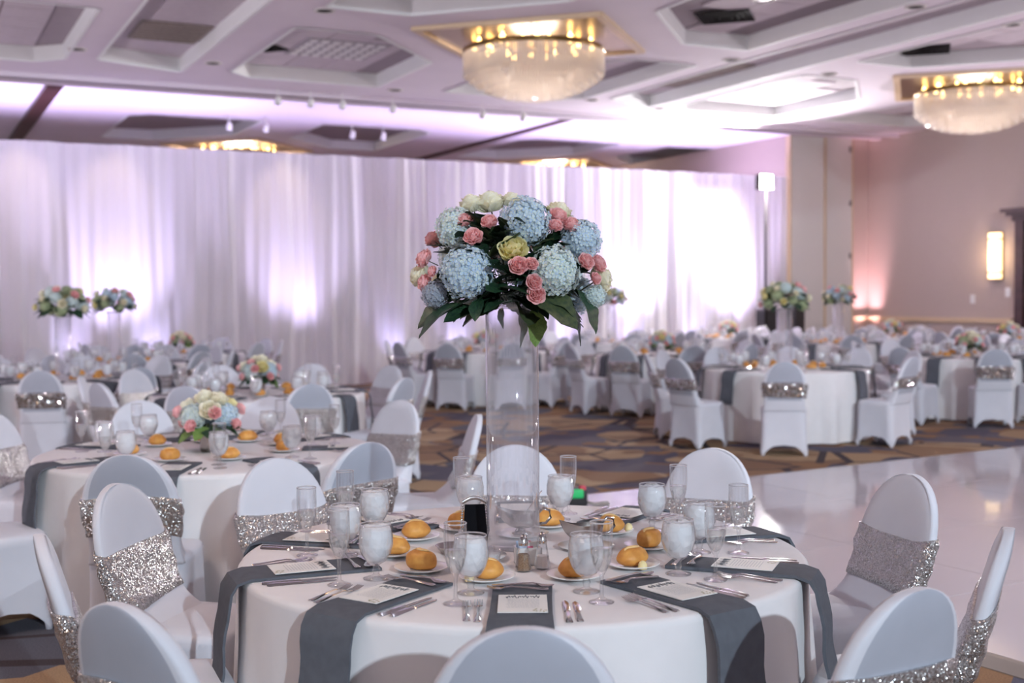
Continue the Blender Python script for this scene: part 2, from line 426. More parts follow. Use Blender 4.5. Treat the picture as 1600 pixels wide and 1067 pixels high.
me = bpy.data.meshes.new('ceiling')
me.from_pydata([tuple(p) for p in flat], [], [tuple(t) for t in tessellate_polygon(loops)])
me.materials.append(M['ceil'])
ceiling = struct(ob('ceiling', me))
def inside(pts, x, y):
    c = False; n = len(pts); j = n - 1
    for i in range(n):
        if (pts[i][1] > y) != (pts[j][1] > y) and x < (pts[j][0] - pts[i][0]) * (y - pts[i][1]) / (pts[j][1] - pts[i][1]) + pts[i][0]: c = not c
        j = i
    return c
tile_mb = MB(); tile_mb.box(-.287, .287, -.287, .287, -.016, .012)
tile_me = tile_mb.mesh('ceiling_tile', 'ceiltile', False)
DEPTH = 0.2
for kind, pts in holes:
    n = len(pts)
    mb = MB()
    for i in range(n):
        a, b = pts[i], pts[(i + 1) % n]
        mb.add([R(*a, ZC - .012), R(*b, ZC - .012), R(*b, ZC + DEPTH), R(*a, ZC + DEPTH)], [(0, 1, 2, 3)])
    cu_ = sum(p[0] for p in pts) / n; cv_ = sum(p[1] for p in pts) / n
    # narrow lip around the opening
    for i in range(n):
        a, b = pts[i], pts[(i + 1) % n]
        ln = math.hypot(b[0] - a[0], b[1] - a[1]); nx, ny = (b[1] - a[1]) / ln * .05, -(b[0] - a[0]) / ln * .05
        if inside(pts, (a[0] + b[0]) / 2 + nx, (a[1] + b[1]) / 2 + ny): nx, ny = -nx, -ny
        mb.add([R(*a, ZC - .012), R(*b, ZC - .012), R(b[0] + nx, b[1] + ny, ZC - .012), R(a[0] + nx, a[1] + ny, ZC - .012)], [(0, 1, 2, 3)])
    ob('cove_side', mb.mesh('cove_side', 'cove', False), ceiling)
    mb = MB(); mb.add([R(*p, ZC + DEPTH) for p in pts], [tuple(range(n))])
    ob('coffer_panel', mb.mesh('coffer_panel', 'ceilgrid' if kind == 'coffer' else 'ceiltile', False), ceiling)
    if kind == 'coffer' and 9 < cv_ < 20:
        u = math.floor(min(p[0] for p in pts) / .6) * .6
        while u < max(p[0] for p in pts):
            v = math.floor(min(p[1] for p in pts) / .6) * .6
            while v < max(p[1] for p in pts):
                if all(inside(pts, u + dx, v + dy) for dx in (0, .6) for dy in (0, .6)):
                    ob('ceiling_tile', tile_me, ceiling, R(u + .3, v + .3, ZC + DEPTH - .012), plate_rot())
                v += .6
            u += .6
# partition tracks in the ceiling
def room_box(name, mat, u0, u1, v0, v1, z0, z1, parent=None, smooth=False):
    mb = MB()
    vs = [R(u, v, z) for z in (z0, z1) for v in (v0, v1) for u in (u0, u1)]
    mb.add(vs, [(0, 2, 3, 1), (4, 5, 7, 6), (0, 1, 5, 4), (2, 6, 7, 3), (0, 4, 6, 2), (1, 3, 7, 5)])
    return ob(name, mb.mesh(name, mat, smooth), parent)
struct(room_box('trim_1', 'ceil', -9, 19.3, 19.75, 19.86, ZC - .07, ZC))
struct(room_box('trim_2', 'steel', -9, 19.3, 20.02, 20.12, ZC - .05, ZC))
struct(room_box('trim_3', 'ceil', -9, 19.3, 20.28, 20.38, ZC - .07, ZC))
struct(room_box('trim_4', 'darkwood', 2.15, 2.4, 20.4, 32, ZC - .06, ZC))
struct(room_box('trim_5', 'darkwood', 11.55, 11.66, 20.4, 32, ZC - .06, ZC))

# ---- walls
struct(room_box('wall_right', 'wall', 19.35, 19.55, -4, 20.95, 0, ZC))
struct(room_box('wall_back', 'wall', 18.2, 19.35, 20.75, 20.95, 0, ZC))
struct(room_box('wall_far', 'wall', -9, 17.2, 32.8, 33, 0, ZC))
struct(room_box('wall_side', 'wall', 17.2, 17.4, 20.95, 33, 0, ZC))
struct(room_box('trim_6', 'rail', 19.29, 19.35, 16.75, 20.75, 0.97, 1.07))
struct(room_box('trim_7', 'rail', 18.75, 19.29, 20.69, 20.75, 0.97, 1.07))
struct(room_box('baseboard_right', 'rail', 19.32, 19.35, 16.75, 20.75, 0, 0.16))
# folding partition panels parked against the back wall
for i, (u0, u1) in enumerate(((17.0, 17.93), (17.95, 18.72))):
    t = thing('partition_panel', ['off-white folding partition panel beside the end of the drape', 'off-white folding partition panel next to the tan corner wall'][i], 'panel', R((u0 + u1) / 2, 20.62, 0), PHI, 'parked partition panels')
    hw = (u1 - u0) / 2
    mb = MB(); mb.box(-hw, hw, -.07, .07, .02, ZC - .04); ob('panel', mb.mesh('panel', 'pier', False), t)
    for s in (-1, 1):
        mb = MB(); mb.box(s * hw - .015, s * hw + .015, -.085, .075, .02, ZC - .05); ob('edge_strip', mb.mesh('edge_strip', 'rail', False), t)
    if i == 1:
        for z in (4.72, 3.55, 2.4):
            mb = MB(); mb.box(hw - .10, hw - .05, -.10, -.07, z - .06, z + .06); ob('latch', mb.mesh('latch', 'steel', False), t)

# ---- door at the right edge, dark wood with a cornice
d1 = struct(ob('door_1', None, None, R(19.33, 16.0, 0), (0, 0, PHI - PI / 2)))
def dbox(nm, mat, x0, x1, y0, y1, z0, z1, par=d1):
    mb = MB(); mb.box(x0, x1, y0, y1, z0, z1); return ob(nm, mb.mesh(nm, mat, False), par)
# local +x runs towards the camera along the wall, local -y out of the wall is into the room
dbox('door_frame', 'darkwood', -.62, -.42, -.12, .02, 0, 2.95)
dbox('door_frame', 'darkwood', 1.5, 1.7, -.12, .02, 0, 2.95)
dbox('cornice', 'darkwood', -.66, 1.75, -.16, .02, 2.95, 3.05)
dbox('cornice', 'darkwood', -.74, 1.83, -.24, .02, 3.05, 3.12)
dbox('cornice', 'darkwood', -.82, 1.9, -.30, .02, 3.12, 3.19)
for x0 in (-.42, .54):
    lf = dbox('door_leaf', 'darkwood', x0 + .01, x0 + .95, -.05, .02, 0.01, 2.95)
    dbox('door_handle', 'gold', x0 + .42, x0 + .46, -.10, -.05, .95, 1.25, lf)

# ---- wall sconce
sc = thing('wall_sconce', 'tall lit rectangular wall sconce with amber glow beside the dark door', 'sconce', R(19.35, 17.15, 2.3), PHI - PI / 2)
def spart(nm, mat, x0, x1, y0, y1, z0, z1):
    mb = MB(); mb.box(x0, x1, y0, y1, z0, z1); return ob(nm, mb.mesh(nm, mat, False), sc)
spart('backplate', 'gold', -.15, .15, -.02, 0, -.46, .46)
for z0, z1 in ((-.46, -.33), (-.32, .32), (.33, .46)): spart('diffuser', 'sconceglow', -.13, .13, -.11, -.02, z0 + .01, z1 - .01)
for z in (-.46, -.325, .325, .46): spart('band', 'gold', -.15, .15, -.125, -.02, z - .008, z + .008)
lamp('sconce_light', 'POINT', R(19.12, 17.15, 2.3), 14, (1, .72, .4), None, .15)
# wall plates
for v, z, l in ((17.75, 1.45, 'round-cornered white wall plate below and left of the sconce'), (16.88, 1.58, 'small white switch plate between sconce and dark door')):
    t = thing('wall_plate', l, 'switch plate', R(19.345, v, z), PHI - PI / 2)
    mb = MB(); mb.box(-.06, .06, -.012, 0, -.09, .09); ob('plate', mb.mesh('plate', 'whiteplastic', False), t)
    mb = MB(); mb.box(-.02, .02, -.02, -.012, -.03, .03); ob('toggle', mb.mesh('toggle', 'whiteplastic', False), t)

# ---- white drape in panels
def drape_panel(u0, u1, idx, label):
    t = thing('drape_panel', label, 'drape', R((u0 + u1) / 2, 20.7, 0), PHI, 'white pipe-and-drape wall')
    hw = (u1 - u0) / 2; um_ = (u0 + u1) / 2; hw -= .0
    def fold(x, z):
        k = 0.75 + 0.25 * (1 - z / 4.07); U_ = x + um_; wv = 1.2 * math.sin(U_ * .9)
        return (.060 * math.sin(U_ * 5.1 + wv) + .036 * math.sin(U_ * 12.7 + 2 * wv) + .016 * math.sin(U_ * 31 + wv + .15 * math.sin(z * 2))) * k
    def fn(a, b):
        z = 4.07 * b + .015; x = -hw + 2 * hw * a
        return (x + .02 * math.sin(z * 1.3 + (x + um_) * 5), fold(x, z), z)
    mb = MB(); mb.grid(fn, 150, 10)
    ob('curtain', mb.mesh('curtain', 'drape', True, False), t)
    mb = MB(); mb.tube([(-hw + .03, .16, 4.05), (hw - .03, .16, 4.05)], .022, 8); ob('crossbar', mb.mesh('crossbar', 'steel'), t)
    mb = MB(); mb.tube([(hw - .08, .22, 0), (hw - .08, .22, 4.06)], .025, 8); ob('upright', mb.mesh('upright', 'steel'), t)
EDGES = [-4.6, -1.6, 1.2, 4.35, 7.3, 9.5, 12.1, 14.7, 17.0]
DL = ['white drape panel far outside the left edge of the floor', 'white drape panel at the very left edge of the photo', 'white drape panel behind the two left tall bouquets',
      'white drape panel with the warm round glow, left of centre', 'white drape panel behind the black uplight, left of main bouquet',
      'white drape panel directly behind the main bouquet', 'bright white drape panel just right of the main bouquet', 'bright white drape panel second from the right end', 'bright white drape panel at the right end beside the lamp stand']
for i in range(len(EDGES) - 1): drape_panel(EDGES[i], EDGES[i + 1], i, DL[i + 1])

# ---- raised white dance floor (31 degrees)
DA = rad(31.2); E1 = Vector((math.cos(DA), math.sin(DA), 0)); E2 = Vector((math.sin(DA), -math.cos(DA), 0)); DC = Vector((-.21, 9.0, 0))
df = ob('dance_floor', None, None, DC, (0, 0, 0)); tag(df, 'glossy white portable dance floor laid over the carpet at right', 'dance floor')
pmb = MB(); g = 1.22; e = .0025
pm_pts = [(e, e), (g - e, e), (g - e, g - e), (e, g - e)]
vs = [E1 * a + E2 * b + Vector((0, 0, z)) for z in (0, .03) for a, b in pm_pts]
pmb.add(vs, [(0, 1, 2, 3), (4, 7, 6, 5), (0, 4, 5, 1), (1, 5, 6, 2), (2, 6, 7, 3), (3, 7, 4, 0)])
pmesh = pmb.mesh('floor_panel', 'dance', False)
for i in range(7):
    for j in range(7): ob('floor_panel', pmesh, df, E1 * (i * g) + E2 * (j * g))
def edge_strip(o, d, L, nrm):
    mb = MB(); prof = [(0, 0), (0, .030), (-.03, .028), (-.12, .004), (-.12, 0)]
    mb.rings([[o + d * (L * k) + nrm * (-a) + Vector((0, 0, z)) for a, z in prof] for k in (0, 1)])
    ob('edge_ramp', mb.mesh('edge_ramp', 'edge', False), df)
edge_strip(Vector((0, 0, 0)), E2, 7 * g, -E1)
edge_strip(Vector((0, 0, 0)), E1, 7 * g, -E2)

# ---- ceiling fittings
can_mb = MB(); can_mb.lathe([(.13, 0), (.13, -.012), (.10, -.014), (.095, -.004)], 20); ring_me = can_mb.mesh('ring', 'pier')
can_mb = MB(); can_mb.lathe([(.098, -.006), (.0, -.004)], 20); hole_me = can_mb.mesh('reflector', 'dark')
for u, v, l in ((2.25, 17.64, 'at upper left'), (4.15, 17.86, 'right of the long ceiling slot at left'), (4.6, 14.05, 'left of the main chandelier, nearest the top'), (7.4, 18.95, 'below left of the main chandelier'), (10.9, 18.5, 'below right of the main chandelier'), (10.9, 14.5, 'right of the main chandelier'),
                (12.55, 18.85, 'above the bright end of the drape'), (13.0, 14.8, 'left of the right chandelier'), (10.9, 10.9, 'near the top edge, upper right'), (12.75, 11.1, 'at the upper right edge')):
    spawn([('trim_ring', ring_me, None, []), ('reflector', hole_me, None, [])], 'downlight', 'unlit dark recessed downlight ' + l, 'downlight', R(u, v, ZC), 0, 'recessed ceiling downlights')
def diffuser(u, v, z, label, s=.3, lit=False):
    t = thing('air_diffuser', label, 'air vent', R(u, v, z), PHI + .78, 'ceiling air vents')
    for k in range(4):
        a = s - k * s * .24; w_ = s * .09; z0 = -.016 - .004 * k; mb = MB()
        for q in range(4): mb.box(-a, a, a - w_, a, z0, -.006, Matrix.Rotation(q * PI / 2, 4, 'Z'))
        ob('louvre', mb.mesh('louvre', 'dark', False), t)
    mb = MB(); mb.box(-s, s, -s, s, -.006, 0); ob('backing', mb.mesh('backing', 'dark', False), t)
diffuser(4.85, 17.3, ZC + DEPTH - .03, 'dark square air diffuser at the corner of the grilled coffer', .19)
diffuser(9.5, 15.7, ZC + DEPTH - .03, 'dark square air diffuser just right of the main chandelier')
diffuser(9.6, 12.9, ZC + DEPTH - .03, 'dark square air diffuser in the upper coffer with round lights', .34)
diffuser(13.6, 13.4, ZC + DEPTH - .03, 'dark square air diffuser above the right chandelier', .34)
# dark return grille panel inside the left slot and the dark one on the right slot
for u, v, su, sv, l in ((3.35, 16.9, .46, .55, 'dark square return grille in the long left ceiling slot'), (11.7, 16.6, .42, 1.1, 'dark return grille in the long right ceiling slot')):
    t = thing('return_grille', l, 'air vent', R(u, v, ZC + DEPTH - .02), PHI)
    mb = MB(); mb.box(-su, su, -sv, sv, -.012, .015); ob('frame', mb.mesh('frame', 'taupe', False), t)
    for k in range(7):
        mb = MB(); y = -sv + (k + .5) * 2 * sv / 7; mb.box(-su + .04, su - .04, y - .02, y + .02, -.03, -.012); ob('louvre', mb.mesh('louvre', 'taupe', False), t)
# egg-crate grille with pale cells
t = thing('eggcrate_grille', 'pale egg-crate ceiling grille in the coffer left of the main chandelier', 'air vent', R(5.75, 17.0, ZC + DEPTH - .03), PHI)
mb = MB(); mb.box(-.62, .62, -.62, .62, -.005, 0.006); ob('frame', mb.mesh('frame', 'steel', False), t)
cmb = MB(); cmb.box(-.045, .045, -.07, .07, -.02, -.005); cell = cmb.mesh('cell', 'whiteplastic', False)
for i in range(7):
    for j in range(5): ob('cell', cell, t, (-.5 + i * .167, -.48 + j * .24, 0))
# round surface lights near the top edge
for u, v, s, l in ((8.72, 11.75, .2, 'larger round white ceiling light at the top edge, cut off'), (9.4, 11.85, .15, 'smaller round white ceiling light below the top edge')):
    t = thing('ceiling_light', l, 'ceiling light', R(u, v, ZC + DEPTH - .02), 0)
    mb = MB(); mb.lathe([(s, .0), (s, -.05), (s * .85, -.06), (s * .8, -.05)], 24); ob('housing', mb.mesh('housing', 'whiteplastic'), t)
    mb = MB(); mb.lathe([(s * .8, -.045), (0, -.055)], 24); ob('lens', mb.mesh('lens', 'whiteplastic'), t)
# little white track spotlights along the partition track
hd = MB(); hd.tube([(0, 0, 0), (0, 0, -.16)], .012, 6); stem_me = hd.mesh('stem', 'whiteplastic')
hd = MB(); hd.lathe([(0, .07), (.045, .06), (.055, -.02), (.06, -.07), (.0, -.06)], 12); head_me = hd.mesh('head', 'whiteplastic')
TR = [(5.6, 19.6), (6.15, 19.6), (6.7, 19.6), (7.6, 19.6), (9.3, 19.6), (10.1, 19.6), (5.6, 22.9), (6.3, 22.9), (8.1, 23.1), (8.75, 23.1)]
for i, (u, v) in enumerate(TR):
    row = 'front' if v < 20 else 'rear'
    k = i if v < 20 else i - 6
    spawn([('stem', stem_me, None, []), ('head', head_me, Matrix.Translation((0, -.03, -.2)) @ Matrix.Rotation(.6, 4, 'X'), [])], 'track_spotlight', '%s small white track spotlight from left, %s row above the drape' % (['first', 'second', 'third', 'fourth', 'fifth', 'sixth'][k], row), 'spotlight', R(u, v, ZC), PHI, 'ceiling track spotlights')

# ---- chandeliers
def chandelier_spec():
    sp = []
    mb = MB(); s = 1.18
    mb.box(-s, s, -s, s, -.02, 0); sp.append(('ceiling_plate', mb.mesh('ceiling_plate', 'gold', False), Matrix.Rotation(rad(45), 4, 'Z'), []))
    fr = MB()
    for q in range(4):
        fr.box(-s - .05, s + .05, s - .03, s + .07, -.05, 0, Matrix.Rotation(rad(45 + 90 * q), 4, 'Z'))
    sp.append(('plate_frame', fr.mesh('plate_frame', 'rail', False), None, []))
    mb = MB(); mb.lathe([(.93, -.14), (.95, -.15), (.95, -.20), (.93, -.21), (.91, -.17), (.93, -.14)], 48); sp.append(('rim_ring', mb.mesh('rim_ring', 'gold'), None, []))
    for k in range(6):
        mb = MB(); a = k * PI / 3; mb.tube([(.9 * math.cos(a), .9 * math.sin(a), -.17), (.5 * math.cos(a), .5 * math.sin(a), -.02)], .012, 6); sp.append(('support_arm', mb.mesh('support_arm', 'gold'), None, []))
    tiers = [(.93, -.20, -.52), (.86, -.26, -.58), (.77, -.34, -.64), (.66, -.42, -.70), (.53, -.48, -.75), (.39, -.52, -.79), (.24, -.55, -.81), (.10, -.58, -.82)]
    for r, z1, z0 in tiers:
        mb = MB(); n = max(8, int(2 * PI * r / .036))
        for i in range(n):
            a = 2 * PI * i / n; T = Matrix.Translation((r * math.cos(a), r * math.sin(a), 0)) @ Matrix.Rotation(a, 4, 'Z')
            j = rnd.uniform(-.008, .008)
            mb.rings([[(.012, 0, z1), (0, .013, z1), (-.012, 0, z1), (0, -.013, z1)], [(.012, 0, z0 + .03 + j), (0, .013, z0 + .03 + j), (-.012, 0, z0 + .03 + j), (0, -.013, z0 + .03 + j)], [(.001, 0, z0 + j), (0, .001, z0 + j), (-.001, 0, z0 + j), (0, -.001, z0 + j)]], False, True, T)
        sp.append(('crystal_tier', mb.mesh('crystal_tier', 'crystal', False, False), None, []))
    bm_ = MB(); bm_.lathe([(0, -.035), (.024, -.025), (.034, 0), (.026, .022), (.012, .04), (.012, .06)], 10); bme = bm_.mesh('bulb', 'bulb')
    for k in range(22):
        a = 2 * PI * k / 22; r = .80 if k % 2 else .60
        sp.append(('bulb', bme, Matrix.Translation((r * math.cos(a), r * math.sin(a), -.10)), []))
    return sp
CH = chandelier_spec()
for (u, v), l, z in (((7.62, 14.45), 'large tiered crystal chandelier above the main bouquet', ZC), ((15.75, 14.45), 'tiered crystal chandelier at the upper right', ZC), ((6.95, 27.6), 'chandelier peeking over the drape top at left', ZC + .0), ((15.3, 27.9), 'chandelier peeking over the drape top at centre', ZC), ((7.62, 4.0), 'added unseen crystal chandelier overhead near the photographer', ZC), ((-0.9, 4.0), 'added unseen crystal chandelier overhead left of the photographer', ZC)):  # last two hang out of view, added for warm top light
    c = spawn(CH, 'chandelier', l, 'chandelier', R(u, v, z), PHI, 'ballroom chandeliers')
    for ch in c.children:
        if ch.name.startswith('crystal_tier'): ch['kind'] = 'stuff'
    lamp('chandelier_glow', 'POINT', R(u, v, z - .36), (42 if v < 20 else 220) if v > 10 else 230, (1.0, 0.90, 0.84) if 10 < v < 20 else (1.0, 0.85, 0.79), None, .34)

# ---- floor uplight fixtures
ul = MB(); ul.box(-.11, .11, -.09, .09, .02, .2); um = ul.mesh('housing', 'black_plastic', False)
ul = MB(); ul.box(-.13, .13, -.04, .04, 0, .02); ub = ul.mesh('base', 'black_plastic', False)
ul = MB(); ul.lathe([(.07, .205), (0, .21)], 14); ue = ul.mesh('lens', 'lampglow')
UL = ['black uplight at the drape below the left bouquets, first from left', 'black uplight at the drape, second from left', 'black box uplight on the carpet left of the main vase', 'black uplight at the drape just right of the black box one', 'black uplight at the drape right of the main bouquet', 'black uplight at the drape second from the right', 'black uplight at the drape nearest its right end']
for (u, k), l in zip(UPL_FRONT, UL):
    spawn([('housing', um, None, []), ('base', ub, None, []), ('lens', ue, None, [])], 'uplight', l, 'uplight', R(u, 20.25, 0), PHI, 'drape uplights')
# ---- lamp stand at the right end of the drape
t = thing('lamp_stand', 'tall thin lamp stand with bright white lamp at the drape end', 'lamp', R(15.6, 19.62, 0), PHI)
mb = MB(); mb.tube([(0, 0, 0.3), (0, 0, 3.7)], .022, 8); ob('pole', mb.mesh('pole', 'dark'), t)
for k in range(3):
    a = k * 2.094 + .4; mb = MB(); mb.tube([(0, 0, .75), (.42 * math.cos(a), .42 * math.sin(a), .02)], .014, 6); ob('leg', mb.mesh('leg', 'dark'), t)
mb = MB(); mb.box(-.16, .16, -.02, .12, 3.68, 3.98); ob('housing', mb.mesh('housing', 'dark', False), t)
mb = MB(); mb.box(-.15, .15, -.03, -.02, 3.69, 3.97); ob('lens', mb.mesh('lens', 'lampglow', False), t)
# ---- dark equipment cases in front of the parked panels
for u, v, w_, h_, l in ((16.0, 20.1, .15, 1.28, 'dark equipment case left behind the right tall bouquet'), (16.85, 20.2, .12, 1.42, 'narrow dark equipment case right behind the right tall bouquet')):
    t = thing('equipment_case', l, 'equipment case', R(u, v, 0), PHI)
    mb = MB(); mb.box(-w_, w_, -.15, .15, .03, h_); ob('body', mb.mesh('body', 'black_plastic', False), t)
    for z in (.03, h_ * .5, h_ - .03):
        mb = MB(); mb.box(-w_ - .006, w_ + .006, -.156, .156, z, z + .03); ob('band', mb.mesh('band', 'steel', False), t)
    for sx in (-1, 1):
        mb = MB(); mb.box(sx * w_ * .7 - .02, sx * w_ * .7 + .02, -.12, .12, 0, .03); ob('foot', mb.mesh('foot', 'dark', False), t)
# ---- bag lying at the dance floor corner
t = thing('equipment_bag', 'small black bag with green patch and red tab on dance floor corner', 'bag', (.46, 8.98, .03), .2)
def bev(nm, mat, x, y, z, T=None, b=.02):
    bm = bmesh.new(); bmesh.ops.create_cube(bm, size=1); bmesh.ops.scale(bm, vec=(x, y, z), verts=bm.verts)
    bmesh.ops.bevel(bm, geom=bm.edges[:], offset=b, segments=2, affect='EDGES', profile=.6)
    if T: bmesh.ops.transform(bm, matrix=T, verts=bm.verts)
    me = bpy.data.meshes.new(nm); bm.to_mesh(me); bm.free(); me.materials.append(M[mat])
    me.polygons.foreach_set('use_smooth', [True] * len(me.polygons)); return me
ob('body', bev('body', 'black_plastic', .17, .12, .13, Matrix.Translation((0, 0, .065))), t)
ob('patch', bev('patch', 'baggreen', .10, .03, .07, Matrix.Translation((.0, -.06, .10)), .014), t)
ob('tab', bev('tab', 'bagred', .05, .05, .03, Matrix.Translation((.045, -.04, .14)), .01), t)
ob('strap', MB().tube([(.08, -.03, .03), (.14, -.05, .012), (.2, .0, .012), (.26, -.02, .012)], .014, 6).mesh('strap', 'taupe'), t)

# ================================================================== CHAIRS
def sup(a, p):
    c, s = math.cos(a), math.sin(a)
    return math.copysign(abs(c) ** (2 / p), c), math.copysign(abs(s) ** (2 / p), s)
ZT, ZA = 0.935, 0.665
def back_w(z):
    if z >= ZA: return .212 * max(0.0, 1 - ((z - ZA) / (ZT - ZA)) ** 2.25) ** (1 / 2.1)
    return .212 - .016 * math.sin(PI * max(0, min(1, (z - .42) / (ZA - .42))))
def back_y(z): return -.191 - max(0, z - .44) * .265
def back_pt(a, z, off=0.0):
    cx, cy = sup(a, 4.0)
    w = back_w(z); tk = .026 if z < .85 else .026 - .010 * ((z - .85) / (ZT - .85)) ** 2
    x = cx * (w + off); y = back_y(z) + cy * (tk + off)
    if cy > 0: y += cy * .17 * math.exp(-max(0, z - .45) / .06)
    # fabric pulled slightly hollow across the front
    y -= .010 * (1 - (x / .22) ** 2) * (1 if abs(cy) > .5 else 0)
    return (x, y, z)
NA = 32
zl = [.438, .452, .47, .49, .52, .55, .59, .64, .69, .74, .78, .82, .85, .88, .90, .915, .926, .932, .9345]
mb = MB(); mb.rings([[back_pt(2 * PI * i / NA, z) for i in range(NA)] for z in zl], True, True)
CH_BACK = mb.mesh('backrest', 'spandex')
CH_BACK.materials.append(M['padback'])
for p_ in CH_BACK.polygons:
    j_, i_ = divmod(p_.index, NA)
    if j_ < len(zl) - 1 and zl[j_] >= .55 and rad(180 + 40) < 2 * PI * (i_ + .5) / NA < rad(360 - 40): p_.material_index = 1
# seat cushion with a soft crown
def seat_ring(k, z):
    return [(.222 * k * sup(2 * PI * i / 40, 5.5)[0], -.008 + .208 * k * sup(2 * PI * i / 40, 5.5)[1], z) for i in range(40)]
mb = MB(); mb.rings([seat_ring(1, .42), seat_ring(1.01, .445), seat_ring(.985, .462), seat_ring(.93, .472), seat_ring(.6, .480), seat_ring(.15, .483)], False, True)
CH_SEAT = mb.mesh('seat', 'spandex')
# stretch skirt: feet corners pulled down and out, hem arched between them
def skirt(i, t):
    a = 2 * PI * i / 48; c, s = sup(a, 5.5)
    corner = abs(math.sin(2 * a)) ** 1.5
    zb = .105 * (1 - corner) ** .8
    z = .445 + (zb - .445) * t
    k = 1 + t * (.10 * corner - .045 * (1 - corner)) - .05 * math.sin(PI * t) * (1 - corner * .6)
    return (.224 * k * c, -.008 + .209 * k * s, z)
mb = MB(); mb.rings([[skirt(i, t / 8) for i in range(48)] for t in range(9)], False, False)
CH_SKIRT = mb.mesh('skirt', 'spandex')
def sash_mesh(seed, z0=.545, z1=.735, tilt=.06, mat='sequin', fold=0.0):
    mb = MB(); rg = []; n = 48
    for j in range(9):
        f = j / 8; zz = z0 + (z1 - z0) * f; r = []
        for i in range(n):
            a = 2 * PI * i / n
            x = back_pt(a, zz)[0]
            z = zz + tilt * x + .004 * math.sin(a * 3 + seed + j) - (.012 * math.sin(a) if j in (0, 8) else 0)
            off = .007 + .003 * math.sin(a * 5 + j * 1.7 + seed) + (.0015 + fold if j % 2 else 0)
            r.append(back_pt(a, z, off))
        rg.append(r)
    rg = [[back_pt(2 * PI * i / n, rg[0][i][2], .001) for i in range(n)]] + rg + [[back_pt(2 * PI * i / n, rg[-1][i][2], .001) for i in range(n)]]
    mb.rings(rg, False, False)
    return mb.mesh('sash', mat)
CH_SASH = [sash_mesh(0, tilt=.05), sash_mesh(2.1, tilt=-.05), sash_mesh(4.0, .56, .735, 0.0), sash_mesh(1.0, .60, .715, .02, 'sequin_coarse', .008), sash_mesh(3.0, .57, .72, -.02, 'sequin_coarse', .008)]
ft = MB()
for sx in (-1, 1):
    for sy in (-1, 1): pass
ft.lathe([(.0, 0), (.016, 0), (.02, .03), (.024, .06)], 10); CH_FOOT = ft.mesh('foot', 'spandex')
def chair_spec(k):
    sp = [('backrest', CH_BACK, None, []), ('seat', CH_SEAT, None, []), ('skirt', CH_SKIRT, None, []), ('sash', CH_SASH[k], None, [])]
    for sx in (-1, 1):
        for sy in (-1, 1): sp.append(('foot', CH_FOOT, Matrix.Translation((sx * .205, -.008 + sy * .192, 0)), []))
    return sp

# ================================================================== TABLE WARE
TR_, TZ = 0.905, 0.76
def cloth_mesh(seed, amp=.042, nf=9, depth=.74):
    r_ = random.Random(seed); ph = [r_.uniform(0, 6.28) for _ in range(4)]
    n = 144
    def f(a):
        return .55 * math.sin(nf * a + ph[0]) + .45 * math.sin(13 * a + ph[1]) + .3 * math.sin(21 * a + ph[2])
    rings = [[(r * math.cos(2 * PI * i / n), r * math.sin(2 * PI * i / n), TZ) for i in range(n)] for r in (.01, .45, .80, TR_ - .012)]
    for t in (0, .012, .03, .08, .16, .28, .42, .58, .75, .9, 1.0):
        z = TZ - .004 - depth * t; k = min(1, t * 1.6) ** .8
        rr = []
        for i in range(n):
            a = 2 * PI * i / n; g = f(a)
            r = TR_ + (.006 if t else -.002) + .012 * t + amp * k * (g if g > 0 else g * .55)
            r = max(r, TR_ + .003 * (t > 0))
            rr.append((r * math.cos(a), r * math.sin(a), z))
        rings.append(rr)
    mb = MB(); mb.rings(rings, True, False)
    return mb.mesh('tablecloth', 'linen')
CLOTHS = [cloth_mesh(3), cloth_mesh(8, .05, 16), cloth_mesh(15, .05, 17)]
mb = MB(); mb.lathe([(0, TZ - .035), (TR_ - .02, TZ - .035), (TR_ - .012, TZ - .02), (TR_ - .02, TZ - .003), (0, TZ - .003)], 48); TOP = mb.mesh('tabletop', 'darkwood')
mb = MB(); mb.lathe([(.26, 0), (.25, .03), (.06, .08), (.05, .6), (.2, .7), (.2, TZ - .036)], 20); PED = mb.mesh('pedestal', 'dark')

# napkin strip: local x outward along the radius, y across; origin at table centre
def napkin_mesh(seed):
    r_ = random.Random(seed); W = .085; th = .011; sk = r_.uniform(-.02, .02); drop = r_.uniform(.30, .36); fl = r_.uniform(.02, .05)
    path = [(.50, TZ + .002), (.62, TZ + .002), (.80, TZ + .002), (TR_ - .01, TZ + .003), (TR_ + .028, TZ - .008), (TR_ + .045, TZ - .035)]
    for k in range(1, 9): path.append((TR_ + .05 + fl * (k / 8) + .004 * math.sin(k * 1.3 + seed), TZ - .035 - (drop - .035) * k / 8))
    rings = []
    for i, (x, z) in enumerate(path):
        a = path[max(0, i - 1)]; b = path[min(len(path) - 1, i + 1)]; d = Vector((b[0] - a[0], 0, b[1] - a[1])).normalized(); nrm = Vector((-d.z, 0, d.x))
        c = Vector((x, sk * (x - .5), z)); w = W * (1 - .03 * math.sin(i))
        if nrm.z < 0 and abs(d.z) < .5: nrm = -nrm
        rings.append([c + Vector((0, -w, 0)), c + Vector((0, -w, 0)) + nrm * th * .9, c + nrm * (th + .002 * math.sin(i * .9)), c + Vector((0, w, 0)) + nrm * th * .7, c + Vector((0, w, 0))])
    mb = MB(); mb.rings(rings, True, True); return mb.mesh('napkin', 'napkin', 'auto')
NAPS = [napkin_mesh(k) for k in range(5)]

